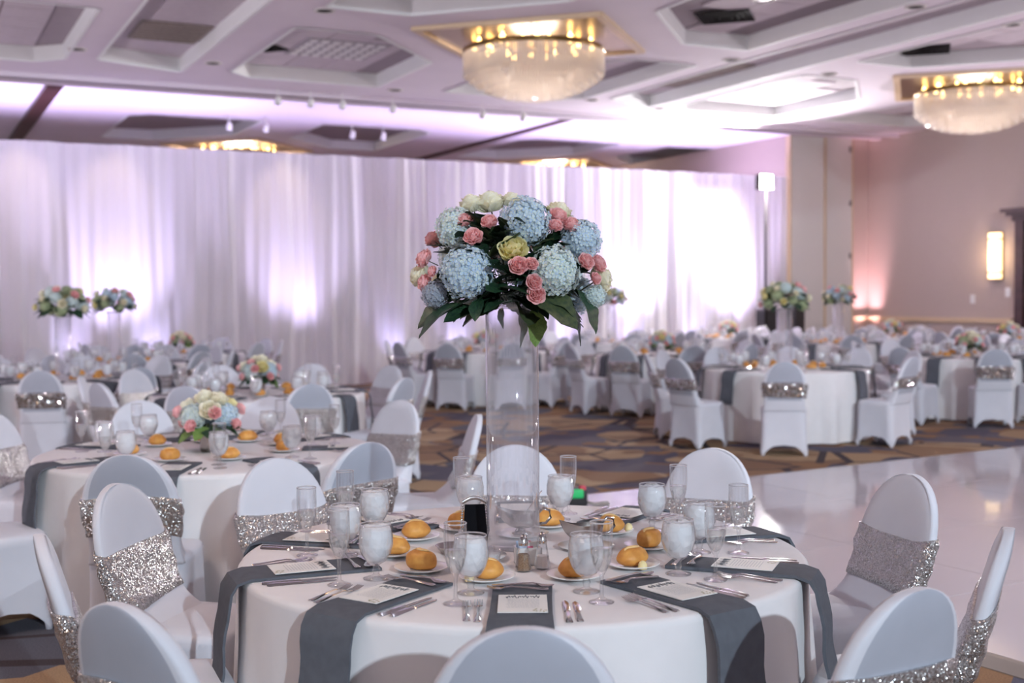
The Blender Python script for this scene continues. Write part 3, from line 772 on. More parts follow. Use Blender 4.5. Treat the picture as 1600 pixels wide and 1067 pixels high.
# menu card (origin at its centre; local x outward; text reads for a diner sitting at +x)
mb = MB(); mb.box(-.092, .092, -.066, .066, 0, .0022); CARD = mb.mesh('card', 'card', False)
mb = MB()
for k in range(3):
    ys = -.045 + k * .032
    pts = [(-.068 + .006 * math.sin(i * 1.3 + k), ys + i * .0026, .0028 + .0 * i) for i in range(12)]
    pts = [(p[0] + .012 * math.sin(i * 1.9 + k * 2), p[1], p[2]) for i, p in enumerate(pts)]
    mb.tube(pts, .0016, 4, flat=.3)
SCRIPT = mb.mesh('script_heading', 'ink')
mb = MB(); r_ = random.Random(5)
for i in range(11):
    y = -.045 + r_.uniform(0, .006); x = -.042 + i * .0088
    while y < .042:
        L = r_.uniform(.004, .011); mb.add([(x, y, .0026), (x + .0022, y, .0026), (x + .0022, min(y + L, .045), .0026), (x, min(y + L, .045), .0026)], [(0, 1, 2, 3)]); y += L + .002
PRINT = mb.mesh('printed_text', 'paleink', False)
mb = MB()
for k in range(9):
    a = r_.uniform(0, 6.28); x = .074 + r_.uniform(-.010, .010); y = .040 + r_.uniform(-.02, .016); L = .007
    mb.add([(x, y, .0027), (x + L * math.cos(a) - .003 * math.sin(a), y + L * math.sin(a) + .003 * math.cos(a), .0029), (x + 1.7 * L * math.cos(a), y + 1.7 * L * math.sin(a), .0027), (x + L * math.cos(a) + .003 * math.sin(a), y + L * math.sin(a) - .003 * math.cos(a), .0029)], [(0, 1, 2, 3)])
SPRIG = mb.mesh('printed_sprig', 'gilt', False)
MENU = [('card', CARD, None, [('script_heading', SCRIPT, None, []), ('printed_text', PRINT, None, []), ('printed_sprig', SPRIG, None, [])])]

# cutlery: local x = towards the diner (handle end at +x), lying on z = 0
def flat_strip(mb, st):
    rings = []
    for x, w, z, t in st: rings.append([(x, -w, z), (x, -w * .5, z + t), (x, w * .5, z + t), (x, w, z)])
    mb.rings(rings, True, True)
def fork_mesh(L=.195):
    mb = MB(); k = L / .195
    flat_strip(mb, [(x * k, w, z, t) for x, w, z, t in [(.0975, .006, .001, .003), (.092, .0105, .001, .0032), (.07, .0085, .002, .003), (.02, .0035, .006, .003), (-.02, .003, .009, .003), (-.036, .006, .008, .0022), (-.045, .0118, .005, .002), (-.055, .0125, .004, .0018)]])
    for j in range(4):
        y = -.0098 + j * .0065
        mb.rings([[(x * k, y - .0018 * q, z), (x * k, y - .0018 * q, z + .0018), (x * k, y + .0018 * q, z + .0018), (x * k, y + .0018 * q, z)] for x, z, q in ((-.052, .004, 1), (-.075, .005, 1), (-.095, .010, .6))])
    return mb.mesh('fork', 'silver', 'auto')
def knife_mesh(L=.225):
    mb = MB(); k = L / .225
    flat_strip(mb, [(x * k, w, z, t) for x, w, z, t in [(.1125, .005, .001, .005), (.105, .0095, 0, .0075), (.07, .0085, 0, .0075), (.01, .0065, 0, .006), (.0, .008, 0, .005), (-.006, .0085, .001, .002), (-.06, .0098, .001, .0016), (-.10, .008, .001, .0012), (-.113, .002, .001, .001)]])
    return mb.mesh('knife', 'silver', 'auto')
def spoon_mesh(L=.175):
    mb = MB(); k = L / .175
    flat_strip(mb, [(x * k, w, z, t) for x, w, z, t in [(.0875, .005, .001, .003), (.08, .0095, .001, .003), (.05, .006, .003, .003), (0, .0035, .007, .003), (-.03, .0035, .008, .003), (-.04, .009, .006, .0025), (-.055, .0165, .003, .002), (-.072, .0165, .003, .002), (-.085, .009, .004, .002), (-.09, .002, .005, .001)]])
    return mb.mesh('spoon', 'silver', 'auto')
FORK, FORK_S, KNIFE, KNIFE_S, SPOON = fork_mesh(), fork_mesh(.175), knife_mesh(), knife_mesh(.205), spoon_mesh()

# stemware
def goblet():
    mb = MB(); mb.lathe([(0, .006), (.038, 0), (.039, .003), (.020, .008), (.009, .014), (.010, .022), (.0125, .028), (.009, .036), (.012, .043), (.030, .054), (.044, .076), (.0515, .102), (.051, .13), (.0465, .152), (.0455, .165)], 24)
    return mb.mesh('glass', 'glass')
def ice_body():
    mb = MB(); n = 20
    r_ = random.Random(2)
    mb.lathe([(.004, .046), (.027, .056), (.042, .078), (.0495, .102), (.049, .13), (.0455, .148)], n, cap0=True)
    # heaped ice at the top
    rings = []
    for r, z in ((.0455, .148), (.038, .156), (.022, .160), (.004, .161)):
        rings.append([(r * math.cos(2 * PI * i / n), r * math.sin(2 * PI * i / n), z + (r_.uniform(-.004, .006) if r < .045 else 0)) for i in range(n)])
    mb.rings(rings, False, True)
    return mb.mesh('ice_water', 'ice')
def flute():
    mb = MB(); mb.lathe([(0, .005), (.034, 0), (.035, .003), (.016, .008), (.006, .016), (.0045, .05), (.006, .074), (.013, .086), (.024, .108), (.030, .135), (.0318, .17), (.031, .222)], 24)
    return mb.mesh('glass', 'glass')
def wine_body():
    mb = MB(); mb.lathe([(.002, .083), (.0115, .089), (.0225, .109), (.0283, .135), (.0292, .148), (0, .148)], 20); return mb.mesh('sparkling_wine', 'wine')
def rim_mesh(r, z):
    mb = MB(); mb.lathe([(r - .0012, z - .001), (r, z + .0012), (r + .0012, z - .001), (r, z - .003), (r - .0012, z - .001)], 24); return mb.mesh('rim', 'glassrim')
GOB = [('glass', goblet(), None, [('rim', rim_mesh(.0455, .165), None, [])]), ('ice_water', ice_body(), None, [])]
FLU = [('glass', flute(), None, [('rim', rim_mesh(.031, .222), None, [])]), ('sparkling_wine', wine_body(), None, [])]
mb = MB(); mb.lathe([(0, .004), (.045, .004), (.055, .006), (.082, .015), (.084, .017), (.082, .018), (.054, .009), (0, .008)], 32); PLATE = mb.mesh('bread_plate', 'china')
def roll_mesh(seed, sx, sy, sz):
    r_ = random.Random(seed); ph = [r_.uniform(0, 6) for _ in range(3)]
    def fn(a, b):
        th = 2 * PI * a; phi = PI * b
        x, y, z = math.sin(phi) * math.cos(th), math.sin(phi) * math.sin(th), math.cos(phi)
        k = 1 + .04 * math.sin(3 * th + ph[0]) * math.sin(phi) + .03 * math.sin(5 * phi + ph[1])
        if z > .2: k -= .05 * math.exp(-((y + .1 * x) / .16) ** 2)
        return (x * sx * k, y * sy * k, max(z * sz * k, -sz * .75) + sz * .75)
    mb = MB(); mb.grid(fn, 24, 14, None, True); me = mb.mesh('crust', 'bread')
    mb = MB()
    pts = [(-sx * .62 + i * sx * 1.24 / 8, .1 * sx * math.sin(i), sz * (.75 + .95 * math.sqrt(max(.1, 1 - ((-.62 + i * .155)) ** 2))) + .0005) for i in range(9)]
    mb.tube(pts, [.002, .005, .008, .0095, .0095, .009, .008, .005, .002], 6, flat=.5)
    return [('crust', me, None, []), ('split', mb.mesh('split', 'crumb'), None, [])]
ROLLS = [roll_mesh(1, .058, .038, .032), roll_mesh(2, .050, .040, .033), roll_mesh(3, .054, .036, .034)]
mb = MB(); mb.lathe([(0, 0), (.013, 0), (.0145, .006), (.013, .016), (.009, .022), (.004, .025), (0, .026)], 14, mod=lambda a, z: 1 + .07 * math.sin(7 * a)); BUTTER = mb.mesh('butter_rosette', 'butter')

# ================================================================== FLOWERS
def petal_fn(w, L, cup, curl):
    def fn(a, b):
        x = (a - .5) * 2; ww = w * math.sin(PI * min(1, .12 + b * .76)) ** .5
        r = cup * (1 - (1 - b) ** 2)
        return (x * ww, r + curl * b ** 3 - .5 * cup * x * x * b, L * b * (1 - .08 * x * x) - curl * .35 * b ** 4)
    return fn
def rose_mesh(mat, seed, open_=1.0):
    r_ = random.Random(seed); mb = MB()
    for ring, (n, rad_, L, w, cup, curl, z0) in enumerate([(3, .06, .98, .42, .16, -.10, .12), (4, .16, 1.02, .54, .26, -.04, .08), (5, .28, 1.0, .66, .40, .06, .03), (6, .40, .92, .76, .52, .18, -.02), (6, .48, .74, .80, .56, .30, -.10)]):
        for i in range(n):
            a = 2 * PI * i / n + ring * .7 + r_.uniform(-.15, .15)
            s = 1 + r_.uniform(-.06, .06)
            T = Matrix.Rotation(a, 4, 'Z') @ Matrix.Translation((0, rad_ * .35 * open_, z0)) @ Matrix.Scale(s, 4)
            mb.grid(petal_fn(w, L, cup * open_, curl * open_), 4, 5, T)
    mb.lathe([(.0, -.12), (.2, -.06), (.33, .1), (.22, .3), (0, .45)], 10)
    return mb.mesh('rose', mat, True, False)
ROSE = {m: [rose_mesh(m, s) for s in (1, 2)] for m in ('cream', 'yellow', 'pink')}
cal = MB()
for i in range(5):
    a = 2 * PI * i / 5; T = Matrix.Rotation(a, 4, 'Z')
    cal.add([(0, 0, -.1), (-.12, .3, -.05), (0, .62, .08), (.12, .3, -.05)], [(0, 1, 2, 3)], T)
cal.tube([(0, 0, -.08), (.03, 0, -.6), (.08, .02, -1.2)], .05, 5)
CALYX = cal.mesh('calyx', 'olive', True, False)
def hyd_mesh(mat, seed, n=150):
    r_ = random.Random(seed); mb = MB()
    for k in range(n):
        z = 1 - 1.72 * (k + .5) / n; a = k * 2.39996; q = math.sqrt(max(0, 1 - z * z))
        d = Vector((q * math.cos(a), q * math.sin(a), z)).normalized()
        rr = .86 + r_.uniform(-.07, .12)
        T = Matrix.Translation(d * rr) @ d.to_track_quat('Z', 'Y').to_matrix().to_4x4() @ Matrix.Rotation(r_.uniform(0, 6), 4, 'Z') @ Matrix.Rotation(r_.uniform(-.4, .4), 4, 'X') @ Matrix.Scale(r_.uniform(.17, .225), 4)
        for i in range(4):
            mb.add([(0, 0, 0), (.52, .40, .13), (.88, .02, .16 + r_.uniform(-.05, .12)), (.52, -.40, .10)], [(0, 1, 2, 3)], T @ Matrix.Rotation(i * PI / 2, 4, 'Z'))
        mb.add([(.08, 0, .05), (0, .08, .05), (-.08, 0, .05), (0, -.08, .05), (0, 0, .16)], [(0, 1, 4), (1, 2, 4), (2, 3, 4), (3, 0, 4)], T)
    mb.lathe([(0, -.75), (.5, -.55), (.76, 0), (.6, .5), (0, .78)], 12)
    return mb.mesh('hydrangea', mat, False, False)
HYD = {m: hyd_mesh(m, i) for i, m in enumerate(('hyd_blue', 'hyd_mix', 'hyd_dusty', 'hyd_green'))}
def leaf_mesh(mat, seed, w=.34):
    r_ = random.Random(seed); tw = r_.uniform(-.4, .4)
    def fn(a, b):
        x = (a - .5) * 2; ww = w * (math.sin(PI * b ** .8) ** .8) * (1 + .05 * math.sin(b * 34))
        return (x * ww, b, .12 * abs(x) * ww * 2 - .30 * b * b + tw * x * ww * b + .02 * math.sin(b * 14) * abs(x))
    mb = MB(); mb.grid(fn, 6, 14); mb.tube([(0, .02, .004), (0, .5, -.07), (0, .98, -.28)], [.014, .009, .003], 4)
    mb.tube([(0, -.25, .02), (0, .03, 0)], .014, 4)
    return mb.mesh('leaf', mat, True, False)
LEAF = {m: [leaf_mesh(m, s, w) for s, w in ((1, .34), (2, .28))] for m in ('green', 'olive', 'lime')}

def look(d, roll=0.0):
    return Vector(d).to_track_quat('Z', 'Y').to_matrix().to_4x4() @ Matrix.Rotation(roll, 4, 'Z')
def leaf_mx(p, d, s, roll=0.0):
    """leaf whose blade runs along d from p"""
    q = Vector(d).to_track_quat('Y', 'Z').to_matrix().to_4x4()
    return Matrix.Translation(p) @ q @ Matrix.Rotation(roll, 4, 'Y') @ Matrix.Scale(s, 4)
def fl(nm, me, p, d, s, roll=0.0, subs=None):
    return (nm, me, Matrix.Translation(p) @ look(d, roll) @ Matrix.Scale(s, 4), subs or [])
def rose_part(mat, p, d, s, seed):
    return fl('rose', ROSE[mat][seed % 2], p, d, s, seed * 1.3, [('calyx', CALYX, None, [])])

def big_bouquet():
    """origin at the rim of the vase; x right, z up, the photo's side is -y"""
    sp = []; C = Vector((0, 0, .085)); A, B = .305, .275
    PX = 471.0
    def place(px, py, r, inset=.85):
        dx = (px - 803) / PX; dz = (476 - py) / PX
        e = Vector((dx, 0, dz)) - C
        q = (e.x / A) ** 2 + (e.z / B) ** 2
        y = -A * math.sqrt(max(0.0, 1 - q)) * inset
        p = Vector((dx, y, dz)); d = (p - C + Vector((0, -.05, 0))).normalized()
        return p - d * r * .25, d
    for px, py, r, m in ((825, 340, .073, 'hyd_blue'), (733, 421, .078, 'hyd_blue'), (871, 420, .073, 'hyd_mix'), (714, 350, .062, 'hyd_mix'), (915, 370, .062, 'hyd_blue'), (684, 455, .042, 'hyd_dusty'), (934, 460, .034, 'hyd_mix')):
        p, d = place(px, py, r); sp.append(fl('hydrangea', HYD[m], p, d, r * 1.13, px * .1))
    for i, (px, py, r, m) in enumerate(((769, 309, .044, 'cream'), (740, 312, .038, 'cream'), (806, 388, .040, 'yellow'), (880, 325, .038, 'cream'), (945, 432, .040, 'cream'), (656, 424, .034, 'cream'), (803, 306, .030, 'cream'))):
        p, d = place(px, py, r); d = (d + Vector((0, 0, .5))).normalized(); sp.append(rose_part(m, p - d * r * .5, d, r * 1.25, i))
    for i, (px, py, r) in enumerate(((679, 368, .024), (668, 400, .027), (671, 438, .025), (684, 421, .016), (733, 345, .024), (746, 371, .026), (770, 348, .023), (874, 338, .027), (895, 352, .026), (869, 354, .020), (813, 415, .026), (832, 412, .018), (835, 439, .023), (839, 457, .025), (915, 408, .024), (936, 410, .026), (930, 433, .018))):
        p, d = place(px, py, r, .95); d = (d + Vector((rnd.uniform(-.3, .3), -.1, .35))).normalized(); sp.append(rose_part('pink', p - d * r * .3, d, r * 1.25, i))
    # the far side of the dome
    for k in range(9):
        a = rad(20 + k * 17.5); h = .04 + .17 * ((k * 7) % 5) / 5
        d = Vector((math.cos(a), math.sin(a), .35)).normalized(); p = Vector((math.cos(a) * .235, math.sin(a) * .235, h))
        if k % 3 < 2: sp.append(fl('hydrangea', HYD[('hyd_blue', 'hyd_mix', 'hyd_green')[k % 3]], p, d, .066, k))
        else: sp.append(rose_part('cream', p, d, .046, k))
    for k in range(6):
        a = rad(10 + k * 32); d = Vector((math.cos(a), math.sin(a), .7)).normalized(); sp.append(rose_part('pink', Vector((math.cos(a) * .24, math.sin(a) * .24, .16 + .03 * (k % 3))), d, .030, k))
    # named foreground leaves (base point, direction, size)
    L = [((-.16, -.17, .015), (-.55, -.35, -.22), .18, 'green'), ((-.10, -.19, .03), (-.20, -.55, -.40), .09, 'green'), ((.06, -.19, .05), (.62, -.35, -.28), .19, 'olive'), ((.10, -.17, .02), (.75, -.3, -.22), .15, 'green'),
         ((.20, -.12, .06), (.55, -.3, -.62), .16, 'green'), ((.18, -.06, .02), (.35, -.2, -.55), .15, 'green'), ((.03, .0, .33), (.9, -.1, .12), .12, 'lime'), ((.10, -.06, .27), (.8, -.3, .2), .10, 'olive'),
         ((.065, -.085, -.005), (.30, -.16, -1.0), .12, 'lime'), ((.025, .0, -.005), (.25, -.12, -1.0), .125, 'olive'), ((-.03, .02, .0), (-.2, -.1, -1.0), .07, 'olive'), ((-.20, -.10, .02), (-.75, -.2, -.35), .13, 'green'), ((.0, -.2, .10), (-.3, -.6, .35), .14, 'green'), ((-.03, -.21, .06), (.5, -.6, .1), .12, 'green'), ((-.02, -.18, .16), (.2, -.5, .7), .12, 'green'), ((.0, -.2, .02), (-.7, -.6, .0), .12, 'green')]
    for i, (p, d, s, m) in enumerate(L): sp.append(('leaf', LEAF[m][i % 2], leaf_mx(Vector(p), d, s, .3 * math.sin(i)), []))
    for k in range(96):
        a = k * 2.39996; z = .0 + .25 * ((k * 5) % 11) / 11; r = (.08 + .10 * ((k * 3) % 4) / 4) * (1 - .9 * max(0, z - .12))
        d = Vector((math.cos(a), math.sin(a), 1.1 * (z / .25) - .2 + rnd.uniform(-.2, .2)))
        sp.append(('leaf', LEAF['green' if k % 4 else 'olive'][k % 2], leaf_mx(Vector((math.cos(a) * r, math.sin(a) * r, z)), d, rnd.uniform(.10, .14), rnd.uniform(-.8, .8)), []))
    for k in range(60):
        z_ = 1 - 1.1 * (k + .5) / 60; a = k * 2.39996 + .5; q = math.sqrt(max(0, 1 - z_ * z_)); n_ = Vector((q * math.cos(a), q * math.sin(a), z_))
        p = Vector((n_.x * .205, n_.y * .205, .06 + n_.z * .19)); tg = Vector((-math.sin(a), math.cos(a), rnd.uniform(-.4, .8))) * (1 if k % 2 else -1)
        sp.append(('leaf', LEAF['green' if k % 5 else 'olive'][k % 2], leaf_mx(p - tg.normalized() * .05, tg + n_ * .25, rnd.uniform(.10, .13), rnd.uniform(-.5, .5)), []))
    for k in range(18):
        p = Vector((rnd.uniform(-.15, .0), rnd.uniform(-.16, -.05), rnd.uniform(.19, .27))); d = Vector((p.x * 3 + rnd.uniform(-.3, .3), -.5, rnd.uniform(.1, .7)))
        sp.append(('leaf', LEAF['green' if k % 3 else 'olive'][k % 2], leaf_mx(p, d, rnd.uniform(.07, .10), rnd.uniform(-.6, .6)), []))
    for k in range(26):
        a = k * 2.39996; r = .06 + .05 * (k % 3) / 2
        sp.append(('leaf', LEAF['green'][k % 2], leaf_mx(Vector((math.cos(a) * r, math.sin(a) * r, .02 + .05 * ((k * 3) % 5) / 5)), Vector((math.cos(a + .6), math.sin(a + .6), rnd.uniform(-.1, .5))), rnd.uniform(.11, .14), rnd.uniform(-.7, .7)), []))
    for k in range(14):
        a = k * 2.4; sp.append(('stem', STEM, Matrix.Translation((.025 * math.cos(a), .025 * math.sin(a), .01)) @ Matrix.Rotation(a, 4, 'Z') @ Matrix.Rotation(.5 + .3 * (k % 3), 4, 'Y'), []))
    return sp
STEM = MB().tube([(0, 0, 0), (0, 0, .10), (.01, 0, .2)], .0035, 5).mesh('stem', 'green')
BIG = big_bouquet()
def far_bouquet(seed, cols):
    r_ = random.Random(seed); sp = []
    for k in range(13):
        z = .98 - 1.25 * (k + .5) / 13; a = k * 2.39996 + seed; q = math.sqrt(max(0, 1 - z * z)); d = Vector((q * math.cos(a), q * math.sin(a), z))
        p = Vector((d.x * .20, d.y * .20, .09 + d.z * .18)); sp.append(fl('hydrangea', HYD[cols[k % len(cols)]], p, d, r_.uniform(.058, .075), k))
    for k in range(14):
        z = .9 - 1.1 * (k + .5) / 14; a = k * 2.39996 + seed + 1; q = math.sqrt(max(0, 1 - z * z)); d = Vector((q * math.cos(a), q * math.sin(a), z))
        sp.append(rose_part(('cream', 'pink', 'yellow')[k % 3], Vector((d.x * .25, d.y * .25, .09 + d.z * .215)), d, r_.uniform(.036, .05), k))
    for k in range(26):
        a = k * 2.39996; z = .9 * ((k * 5) % 9) / 9 - .3; d = Vector((math.cos(a), math.sin(a), z))
        sp.append(('leaf', LEAF['green'][k % 2], leaf_mx(Vector((math.cos(a) * .14, math.sin(a) * .14, .05 + .1 * ((k * 5) % 9) / 9)), d, .15, r_.uniform(-.6, .6)), []))
    return sp
FARB = [far_bouquet(1, ['hyd_green', 'hyd_mix', 'hyd_green']), far_bouquet(4, ['hyd_green', 'hyd_blue', 'hyd_mix'])]
def low_bouquet(seed, mats):
    r_ = random.Random(seed); sp = []
    for k in range(6):
        a = seed + k * 1.047; m = mats[k % len(mats)]
        if k % 2 == 0: d = Vector((math.cos(a), math.sin(a), .55)); sp.append(fl('hydrangea', HYD[m], Vector((math.cos(a) * .085, math.sin(a) * .085, .17)), d, .066, k))
        else: d = Vector((math.cos(a), math.sin(a), .8)); sp.append(rose_part(('cream', 'yellow')[k % 4 // 2], Vector((math.cos(a) * .10, math.sin(a) * .10, .19)), d, .052, k))
    sp.append(rose_part('cream', Vector((.02, .0, .235)), Vector((.1, 0, 1)), .052, 3)); sp.append(rose_part('pink', Vector((-.05, -.04, .225)), Vector((-.3, -.4, 1)), .034, 2)); sp.append(rose_part('cream', Vector((-.03, .05, .235)), Vector((-.2, .3, 1)), .045, 5))
    for k in range(8):
        a = seed + .4 + k * .785; sp.append(rose_part('pink', Vector((math.cos(a) * .135, math.sin(a) * .135, .13 + .06 * (k % 2))), Vector((math.cos(a), math.sin(a), .4)), .032, k))
    for k in range(16):
        a = k * 2.39996; d = Vector((math.cos(a), math.sin(a), r_.uniform(-.5, .25))); sp.append(('leaf', LEAF['green' if k % 3 else 'lime'][k % 2], leaf_mx(Vector((math.cos(a) * .05, math.sin(a) * .05, .12)), d, .12, r_.uniform(-.5, .5)), []))
    return sp
LOWB = [low_bouquet(.3, ['hyd_mix', 'hyd_blue', 'hyd_blue']), low_bouquet(1.9, ['hyd_blue', 'hyd_blue', 'hyd_mix']), low_bouquet(4.2, ['hyd_green', 'hyd_green', 'hyd_mix'])]
mb = MB(); mb.lathe([(0, .002), (.042, .002), (.046, .02), (.044, .08), (.052, .118), (.049, .118), (.041, .08), (.042, .012), (0, .01)], 20, mod=lambda a, z: 1 + .02 * math.sin(12 * a)); LOWVASE = mb.mesh('vase', 'pewter')

def vase_mesh(h, r):
    mb = MB(); mb.lathe([(0, .0), (r - .004, .0), (r, .004), (r, h - .002), (r - .003, h)], 48); return mb.mesh('cylinder', 'vaseglass')
def dish_mesh():
    mb = MB(); mb.lathe([(0, .002), (.085, .002), (.098, .006), (.104, .026), (.101, .026), (.095, .009), (0, .006)], 48); return mb.mesh('dish', 'vaseglass')
VH = .79
BIGVASE = [('cylinder', vase_mesh(VH, .088), None, []), ('dish', dish_mesh(), Matrix.Translation((0, 0, VH)), [])]
FARVASE = [('cylinder', vase_mesh(.64, .085), None, []), ('dish', dish_mesh(), Matrix.Translation((0, 0, .64)), [])]

# ================================================================== TABLE LAYOUT
ORD = ['front', 'second', 'third', 'fourth', 'fifth', 'sixth', 'seventh', 'eighth', 'ninth', 'tenth']
def seat_words(i): return 'front place' if i == 0 else ORD[i] + ' clockwise from front'
def even(off, n=10): return [off - 360 / n * k for k in range(n)]
def visible(x, y, m=.06): return y > 1.5 and abs(x / y) < .421 + m
cnt = [0]
chairs_at = []
def table(phrase, x, y, seats, lod, cloth=0, centre=None, rch=1.36, rr=None, grp=None):
    gid = phrase
    spawn([('tablecloth', CLOTHS[cloth % 3], None, []), ('tabletop', TOP, None, []), ('pedestal', PED, None, [])], 'banquet_table', 'round table under floor-length white cloth, ' + phrase, 'table', (x, y, 0), cloth * 1.1, 'round banquet tables')
    for i, sd in enumerate(seats):
        a = rad(sd); ca, sa = math.cos(a), math.sin(a); sw = seat_words(i); wt = sw + ', ' + phrase
        cnt[0] += 1; k = cnt[0]
        def at(r, t, z=TZ): return (x + r * ca - t * sa, y + r * sa + t * ca, z)
        rc = (rr[i] if rr else rch)
        cx, cy, _ = at(rc - .20, 0); ok = False
        for dr in (0, -.06, .1):
            for dt in (0, .14, -.14):
                cx, cy, _ = at(rc + dr - .20, dt)
                if all(math.hypot(cx - p, cy - q) > .60 for p, q in chairs_at) and -cx * UY + cy * UX < 19.6: ok = True; break
            if ok: break
        if ok and visible(cx, cy, .12):
            chairs_at.append((cx, cy))
            ja = rnd.uniform(-.05, .05)
            spawn(chair_spec(k % 3 if lod < 2 else 3 + k % 2), 'banquet_chair', 'white chair with silver sash, ' + wt, 'chair', (cx, cy, 0), a + PI / 2 + ja, 'chairs at ' + gid)
        if not visible(x + .6 * ca, y + .6 * sa): continue
        tag(ob('napkin', NAPS[k % 5], None, (x, y, 0), (0, 0, a)), 'slate grey hanging napkin, ' + wt, 'napkin', 'napkins at ' + gid)
        g = at(.545, .18, TZ + .001); spawn(GOB, 'water_goblet', 'stemmed goblet of ice water, ' + wt, 'goblet', g, rnd.uniform(0, 6), 'goblets at ' + gid)
        g = at(.665, .215, TZ + .001); spawn(FLU, 'champagne_flute', 'part-filled clear champagne flute, ' + wt, 'flute', g, 0, 'flutes at ' + gid)
        pa = at(.405, -.105, TZ + .001)
        tag(ob('bread_plate', PLATE, None, pa), 'small white bread plate, ' + wt, 'plate', 'bread plates at ' + gid)
        spawn(ROLLS[k % 3], 'bread_roll', 'golden crusty bread roll on plate, ' + wt, 'bread roll', (pa[0], pa[1], pa[2] + .010), a + .6 + .5 * (k % 4), 'bread rolls at ' + gid)
        if lod < 2:
            spawn(MENU, 'menu_card', 'white printed menu card on grey napkin, ' + wt, 'menu card', at(.73, 0, TZ + .0145), a, 'menu cards at ' + gid)
            for t, me, nm, l in ((-.118, FORK, 'dinner_fork', 'inner silver dinner fork'), (-.148, FORK_S, 'salad_fork', 'outer silver salad fork')):
                tag(ob(nm, me, None, at(.765, t, TZ + .001), (0, 0, a + rnd.uniform(-.05, .05))), l + ', ' + wt, 'fork', 'forks at ' + gid)
            for t, me, nm, l in ((.118, KNIFE, 'dinner_knife', 'inner silver dinner knife'), (.146, KNIFE_S, 'butter_knife', 'outer silver butter knife')):
                tag(ob(nm, me, None, at(.76, t, TZ + .001), (0, 0, a + rnd.uniform(-.04, .04))), l + ', ' + wt, 'knife', 'knives at ' + gid)
        if lod == 0:
            tag(ob('dessert_fork', FORK_S, None, at(.575, -.015, TZ + .0145), (0, 0, a + PI / 2 + .04)), 'silver dessert fork above napkin, ' + wt, 'fork', 'dessert forks at ' + gid)
            tag(ob('teaspoon', SPOON, None, at(.53, .0, TZ + .0145), (0, 0, a - PI / 2 - .05)), 'silver teaspoon above napkin, ' + wt, 'spoon', 'teaspoons at ' + gid)
            if k % 2: tag(ob('butter_rosette', BUTTER, None, at(.450, -.155, TZ + .011)), 'pale butter rosette on bread plate, ' + wt, 'butter', 'butter at ' + gid)
    if centre == 'low0' or centre == 'low1' or centre == 'low2':
        k = int(centre[-1])
        spawn([('vase', LOWVASE, None, [])] + LOWB[k], 'low_centerpiece', 'low bouquet in pewter vase, centre of ' + phrase, 'flower arrangement', (x, y, TZ), cnt[0] * .9, 'low centrepieces', 1.15)
    if centre in ('tall0', 'tall1'):
        spawn(FARVASE, 'tall_vase', 'tall clear glass cylinder vase on ' + phrase, 'vase', (x, y, TZ), 0, 'tall glass vases')
        spawn(FARB[int(centre[-1])], 'tall_bouquet', 'round bouquet atop tall glass vase, ' + phrase, 'flower arrangement', (x, y, TZ + .655), cnt[0], 'tall bouquets')

T1 = (.03, 3.95)
table('the foreground table', *T1, [-90.5, -123.5, -158, -194.5, -225, -269, -303, -342, -382, -414.5], 0, 0, rr=[1.41, 1.47, 1.34, 1.37, 1.32, 1.29, 1.38, 1.37, 1.34, 1.39])
table('second-nearest table at left', -1.65, 6.6, [-90, -140, 162, 122, 88, 50, 6, -48], 1, 1, 'low0', 1.34)
table('third table back at left', -2.2, 10.55, even(-63), 1, 2, 'low1')
table('far-left table with tall bouquet', -4.65, 12.6, even(-78), 2, 0, 'tall0')
table('table behind far-left tall bouquet', -5.1, 15.6, even(-100), 2, 1, 'tall1')
table('table by the left drape', -5.0, 18.4, even(-95), 2, 2, 'low2')
table('table behind the tall foreground vase', -.4, 18.2, even(-110), 2, 0, 'low1')
table('table at middle, right of vase', 2.1, 17.0, even(-117), 2, 1, 'low0')
table('table against the middle drape', 1.75, 21.4, even(-80), 2, 2, 'tall1')
table('table under the lamp stand', 4.1, 23.0, even(-90), 2, 0, 'low1')
table('right table with tall bouquet', 3.05, 13.6, [-103, -141, -179, 145, 110, 75, 42, 14, -12, -45], 2, 1, 'tall0', rr=[1.75, 1.62] + [1.42] * 7 + [1.4])
table('right-edge table with yellow-green bouquet', 5.95, 15.8, even(-101), 2, 2, 'low2', rr=[1.6, 1.6] + [1.36] * 8)
table('rear tall-vase table near corner', 5.45, 20.3, even(-96), 2, 0, 'tall1')
table('rear table below the sconce', 8.5, 20.8, even(-85), 2, 1, 'low1')
table('rear table in the wall corner', 7.3, 23.3, even(-92), 2, 2, 'low0')
table('table beyond right edge', 8.6, 17.9, even(-90), 2, 0, None)

# ---- centre of the foreground table
spawn(BIGVASE, 'tall_vase', 'tall clear glass cylinder vase holding the main bouquet', 'vase', (.0, 4.03, TZ + .001), 0, 'tall glass vases')
spawn(BIG, 'tall_bouquet', 'large main bouquet of blue hydrangeas with cream and pink roses', 'flower arrangement', (.0, 4.03, TZ + VH + .008), 0, 'tall bouquets')
# votive
mb = MB(); mb.lathe([(0, .0), (.024, 0), (.025, .004), (.031, .062), (.029, .062), (.0235, .012), (0, .01)], 24); vg = mb.mesh('glass_cup', 'glass')
mb = MB(); mb.lathe([(0, .011), (.0228, .012), (.0268, .043), (.004, .041), (0, .045)], 20); vw = mb.mesh('wax', 'wax')
spawn([('glass_cup', vg, None, []), ('wax', vw, None, [])], 'votive_candle', 'white votive candle in clear glass on foreground table', 'candle', (-.068, 3.717, TZ + .001))
